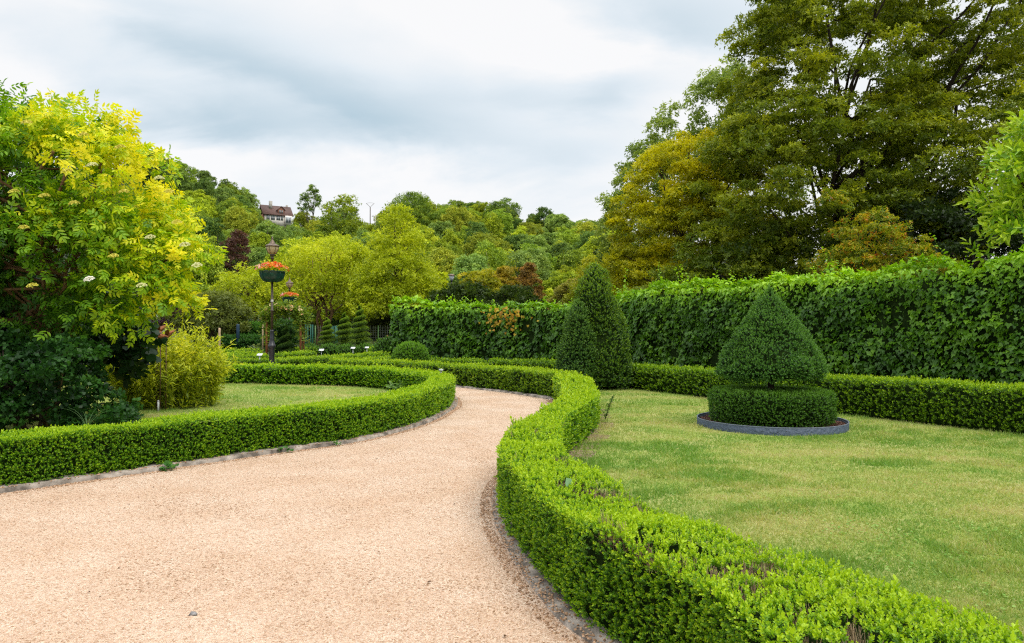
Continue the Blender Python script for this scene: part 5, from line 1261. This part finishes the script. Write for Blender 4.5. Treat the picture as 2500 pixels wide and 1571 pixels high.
def hill_tree(x, y, h, w, k, label, group=None, name='hillside_tree'):
    ci, me, tm = PROTO[k]
    z = float(hill_z(np.array([[x, y]]))[0])
    e = empty(name, (x, y, z - .3), rng.uniform(0, 6.28), label=label, cat='tree', group=group)
    e.scale = (w, w, h)
    for nm, d in (('crown', me), ('trunk', tm)):
        c = bpy.data.objects.new(nm, d); COL.objects.link(c); c.parent = e
placed = []
tries = 0
while len(placed) < 232 and tries < 6000:
    tries += 1
    D = 92 + 118 * rng.random() ** .85; px = rng.uniform(330, 1520)
    x = at(px, D)
    if D < 116 and 505 < px < 640: continue
    if any((x - a) ** 2 + (D - b) ** 2 < 5.7 ** 2 for a, b in placed): continue
    if D > 196 and 625 < px < 725: continue
    z = float(hill_z(np.array([[x, D]]))[0])
    lim = zat(np.interp(px, SKY_PX, SKY_PY), D) - z
    hmax = rng.uniform(9, 14.0)
    hgt = min(hmax, lim * rng.uniform(.93, 1.03))
    if hgt < 4.0: continue
    placed.append((x, D))
    k = rng.choice(len(PROTO), p=np.array([.20, .18, .16, .14, .14, .07, .11]))
    ci = PROTO[k][0]
    w = np.clip(hgt / 12.5 * rng.uniform(.85, 1.25), .5, 1.25)
    if D < 125 and px < 700: k = rng.choice([0, 1, 4, 6])
    ci = PROTO[k][0]
    row_ = 'on the hill crest' if D > 172 else ('halfway up the hill' if D > 132 else 'low on the hill')
    col_ = next(t_ for lim_, t_ in ((450, 'beside the elder'), (550, 'over the bamboo'), (640, 'left of the house'), (715, 'below the house'), (790, 'under the airy skyline tree'), (870, 'behind the broad willow'), (940, 'by the utility poles'), (1050, 'behind the pyramidal tree'), (1160, 'above the park lamp'), (1260, 'above the yellow-olive tree'), (1370, 'above the orange-brown tree'), (9999, 'next to the great maple')) if px < lim_)
    siz_ = 'small' if hgt < 8 else ('tall' if hgt > 11.5 else 'mid-sized')
    hill_tree(x, D, hgt / 11.3, w, k, f'{siz_} {HN[ci]} tree {row_}, {col_}', group='trees covering the wooded hillside')
# undergrowth between the trunks
def undergrowth():
    n = 15000; D = 93 + 115 * rng.random(n); px = rng.uniform(300, 1560, n); x = at(px, D)
    P2 = np.c_[x, D]; z = hill_z(P2)
    P = np.c_[P2, z + rng.random(n) * 2.2 * noise3(np.c_[P2, z * 0], .12, 5)]
    k = ~((D > 192) & (px > 620) & (px < 730)); P = P[k]; n = len(P)
    o = scatter('undergrowth', T_cluster(5, .7, seed=4), P, rdir(n) + [0, -.3, .3], rdir(n) * .5 + [0, -.4, 1], rng.uniform(.9, 1.7, n), .12 + rng.normal(size=n) * .14, HP[4], 'leaf_far')
    setp(o, kind='stuff', label='dark leafy undergrowth between the trees of the hillside', cat='undergrowth')
undergrowth()
# a few that stand out
def special(px, top, wpx, D, pal, label, name, n=160, ls=.5, low=.35, **kw):
    x = at(px, D); z = float(hill_z(np.array([[x, D]]))[0]); zt = zat(top, D); H = zt - z; R = wpx / 2 / 1700 * D
    lob = [(0, 0, H * .72, R * .7, R * .7, H * .25), (-R * .45, 0, H * (.3 + low * .8), R * .5, R * .5, H * .2), (R * .45, 0, H * (.32 + low * .8), R * .5, R * .5, H * .2), (R * .2, 0, H * .86, R * .4, R * .4, H * .13)]
    if low < .3: lob.append((0, 0, H * .3, R * .8, R * .8, H * .25))
    return tree(name, (x, D, z - .2), lob, n, R * .24, 24, ls, pal, label, trunk=(.28, H * .8), bark='bark_grey', surf=.5, **kw)
special(755, 449, 56, 196, HP[2], 'tall airy tree with bare forking trunk on the skyline right of the house', 'feathery_tree', n=85, ls=.5, low=.5, nb=18)
special(572, 560, 92, 104, [(.05, .024, .018), (.11, .052, .042), (.17, .085, .07), (.24, .13, .10)], 'dark purple copper beech on the slope left of the nearer lamp', 'copper_beech', n=260, ls=.36, low=.1)
special(832, 475, 115, 178, HP[1], 'big rounded bright green tree on the skyline left of the two utility poles', 'rounded_tree', n=190, ls=.55, low=.2)
special(1000, 471, 120, 190, HP[0], 'crest tree with a wide open crown right of the two utility poles', 'crest_tree', n=170, ls=.5, low=.4)
special(1230, 482, 80, 186, HP[2], 'open crowned crest tree with sky showing through it, in the middle of the skyline', 'crest_tree', n=90, ls=.45, low=.5, nb=18)
special(1322, 506, 80, 190, HP[4], 'dark domed tree on the skyline above the dip of the ridge', 'domed_tree', n=140, ls=.5, low=.3)

# ---- house on the hill
HD = 214; hx = at(671, HD); hz = zat(548, HD) - 5
t = empty('hill_house', (hx, HD, hz), RAD(31), label='white and brick house with a steep brown roof high on the wooded hill', cat='house')
w, d = 8.3, 7.0; ev = zat(527, HD) - hz; rg_ = zat(504.5, HD) - hz
mb = MB(); mb.box((0, 0, ev / 2), (w, d, ev)); 
mb.add([(-w / 2, -d / 2, ev), (-w / 2, d / 2, ev), (-w / 2, 0, rg_), (w / 2, -d / 2, ev), (w / 2, d / 2, ev), (w / 2, 0, rg_)], [(0, 1, 2), (3, 5, 4), (0, 3, 4, 1)]); mb.build('wall', 'red_brick', t)
mb = MB(); mb.box((-.6, -d / 2 - .06, ev - 1.9), (w - 1.6, .12, 3.8)); mb.box((3.0, -d / 2 - .3, ev - 1.75), (2.0, .5, 2.9)); mb.build('white_front', 'plaster', t)
mb = MB(); o_ = .5
for sgn in (-1, 1):
    V = [(-w / 2 - .4, sgn * (d / 2 + o_), ev - .45), (w / 2 + .4, sgn * (d / 2 + o_), ev - .45), (w / 2 + .4, 0, rg_ + .05), (-w / 2 - .4, 0, rg_ + .05)]
    V += [(a, b, c + .22) for a, b, c in V]
    mb.add(V, [(0, 1, 2, 3), (7, 6, 5, 4), (0, 4, 5, 1), (2, 6, 7, 3), (1, 5, 6, 2), (3, 7, 4, 0)])
roof = mb.build('roof', 'roof_tile', t)
mb = MB(); mb.box((-1.7, -1.2, rg_ + .1), (.9, .7, 2.6)); mb.build('chimney', 'pole_grey', roof)
mb = MB(); mb.box((3.5, .3, rg_ + .2), (.6, .6, 1.2)); mb.build('chimney', 'pole_grey', roof)
ym = -d / 2 + .2; dz = ev + .1
mb = MB(); mb.box((1.0, ym + .9, dz + .7), (1.9, 1.8, 1.5)); mb.add([(0.05, ym, dz + 1.45), (1.95, ym, dz + 1.45), (1.0, ym, dz + 2.3), (0.05, ym + 1.8, dz + 1.45), (1.95, ym + 1.8, dz + 1.45), (1.0, ym + 1.8, dz + 2.3)], [(0, 1, 2), (3, 5, 4)])
dm = mb.build('dormer', 'red_brick', roof)
mb = MB(); mb.add([(-.3, ym - .3, dz + 1.25), (1.0, ym - .3, dz + 2.45), (1.0, ym + 2, dz + 2.45), (-.3, ym + 2, dz + 1.25), (2.3, ym - .3, dz + 1.25), (2.3, ym + 2, dz + 1.25)], [(0, 1, 2, 3), (1, 4, 5, 2)]); mb.build('dormer_roof', 'roof_tile', roof)
for xx, ww, zz, hh_, yy in ((-2.9, 1.0, ev - 1.2, 1.3, .0), (-1.5, 1.2, ev - 1.2, 1.3, 0), (0.1, 1.2, ev - 1.2, 1.3, 0), (1.2, .7, ev - 1.2, 1.3, 0), (3.0, 1.6, ev - 1.6, 2.0, -.44)):
    y_ = -d / 2 - .14 + yy - (.0 if yy == 0 else -.0)
    mb = MB(); mb.box((xx, y_, zz), (ww, .06, hh_)); f = mb.build('window', 'metal_white', t)
    mb = MB()
    for q in (-1, 1): mb.box((xx + q * ww * .23, y_ - .035, zz), (ww * .36, .02, hh_ * .72))
    mb.build('pane', 'window_glass', f)
mb = MB()
for q in (-1, 1): mb.box((1.0 + q * .33, ym - .03, dz + .75), (.5, .04, .95))
mb.build('dormer_window', 'window_glass', dm)

# ---- slate roofed building glimpsed behind the elder
D = 78; t = empty('slate_building', (at(428, D), D, 0), RAD(20), label='building with a grey slate roof half hidden right of the elder', cat='building')
zr, ze = zat(695, D), zat(724, D)
mb = MB(); mb.box((0, 0, ze / 2), (3.4, 3.4, ze)); mb.build('wall', 'plaster', t)
mb = MB(); mb.add([(-2, -2, ze), (2, -2, ze), (2, 0, zr), (-2, 0, zr), (-2, 2, ze), (2, 2, ze), (-2, -2, ze - .15), (2, -2, ze - .15), (2, 2, ze - .15), (-2, 2, ze - .15)], [(0, 1, 2, 3), (3, 2, 5, 4), (6, 7, 1, 0), (0, 3, 4), (1, 5, 2), (9, 8, 7, 6), (7, 8, 5, 1), (9, 6, 0, 4), (8, 9, 4, 5)]); mb.build('roof', 'slate', t)

# ---- utility poles on the skyline
def upole(px, top, D, label, mat, arms):
    x = at(px, D); z = float(hill_z(np.array([[x, D]]))[0]); H = zat(top, D) - z
    t = empty('utility_pole', (x, D, z), label=label, cat='utility pole')
    mb = MB(); mb.tube([(0, 0, -1), (0, 0, H)], [.19, .12], 8); mb.build('pole', mat, t)
    mb = MB()
    if arms == 'v':
        mb.tube([(-1.15, 0, H + 1.0), (-.5, 0, H + .45), (0, 0, H - .1)], .05, 5); mb.tube([(1.15, 0, H + 1.0), (.5, 0, H + .45), (0, 0, H - .1)], .05, 5)
        mb.tube([(-1.15, 0, H + 1.0), (-.4, 0, H + 1.15), (.4, 0, H + 1.15), (1.15, 0, H + 1.0)], .03, 4)
    else:
        mb.box((0, 0, H - .45), (1.8, .1, .1)); mb.box((0, 0, H - .9), (1.2, .08, .08))
        for q in (-.8, -.4, .4, .8): mb.tube([(q, 0, H - .4), (q, 0, H - .15)], .05, 6)
    mb.build('crossarm', mat, t)
upole(903, 505, 196, 'dark utility pole with a V-shaped top on the skyline, the left of the pair', 'pole_dark', 'v')
upole(915.5, 524, 180, 'pale utility pole with short crossarms, the right of the pair', 'pole_grey', 'h')


# ---- small litter: clover in the lawn, dry leaves on the path
def litter():
    global rng
    rng = np.random.default_rng(55)
    P = []
    for (px, py) in ((2075, 1290), (2130, 1300), (2190, 1315), (2300, 1275), (2060, 1300), (2360, 1370), (2400, 1460), (1900, 1255), (2230, 1180), (1990, 1210), (2450, 1300), (1560, 1010), (1640, 1090), (2150, 1370)):
        x, y = ground_pt(px, py); n = 34
        P.append(np.c_[x + rng.normal(size=n) * .14, y + rng.normal(size=n) * .16, .022 + rng.random(n) * .015])
    P = np.vstack(P); n = len(P)
    o = scatter('clover', T_leaf6(.95), P, rdir(n) * [1, 1, .2], rdir(n) * .25 + [0, 0, 1], rng.uniform(.014, .028, n), rng.random(n), [(.14, .32, .05), (.22, .40, .07), (.32, .48, .13)], 'leaf')
    setp(o, kind='stuff', label='small clover leaves dotted through the right lawn', cat='clover')
    D = 2.6 + 14 * rng.random(90) ** 1.3; X = rng.uniform(-.75, .1, 90) * D; Q = np.c_[X, D]; Q = Q[inside(Q, path_poly)]; n = len(Q)
    o = scatter('leaf_litter', T_leaf6(.6), np.c_[Q, np.full(n, .014)], rdir(n) * [1, 1, .2], rdir(n) * .3 + [0, 0, 1], rng.uniform(.012, .03, n), rng.random(n), [(.06, .035, .02), (.18, .10, .05), (.30, .19, .10)], 'petal')
    setp(o, kind='stuff', label='tiny dry brown leaf scraps scattered on the gravel', cat='leaf litter')
litter()
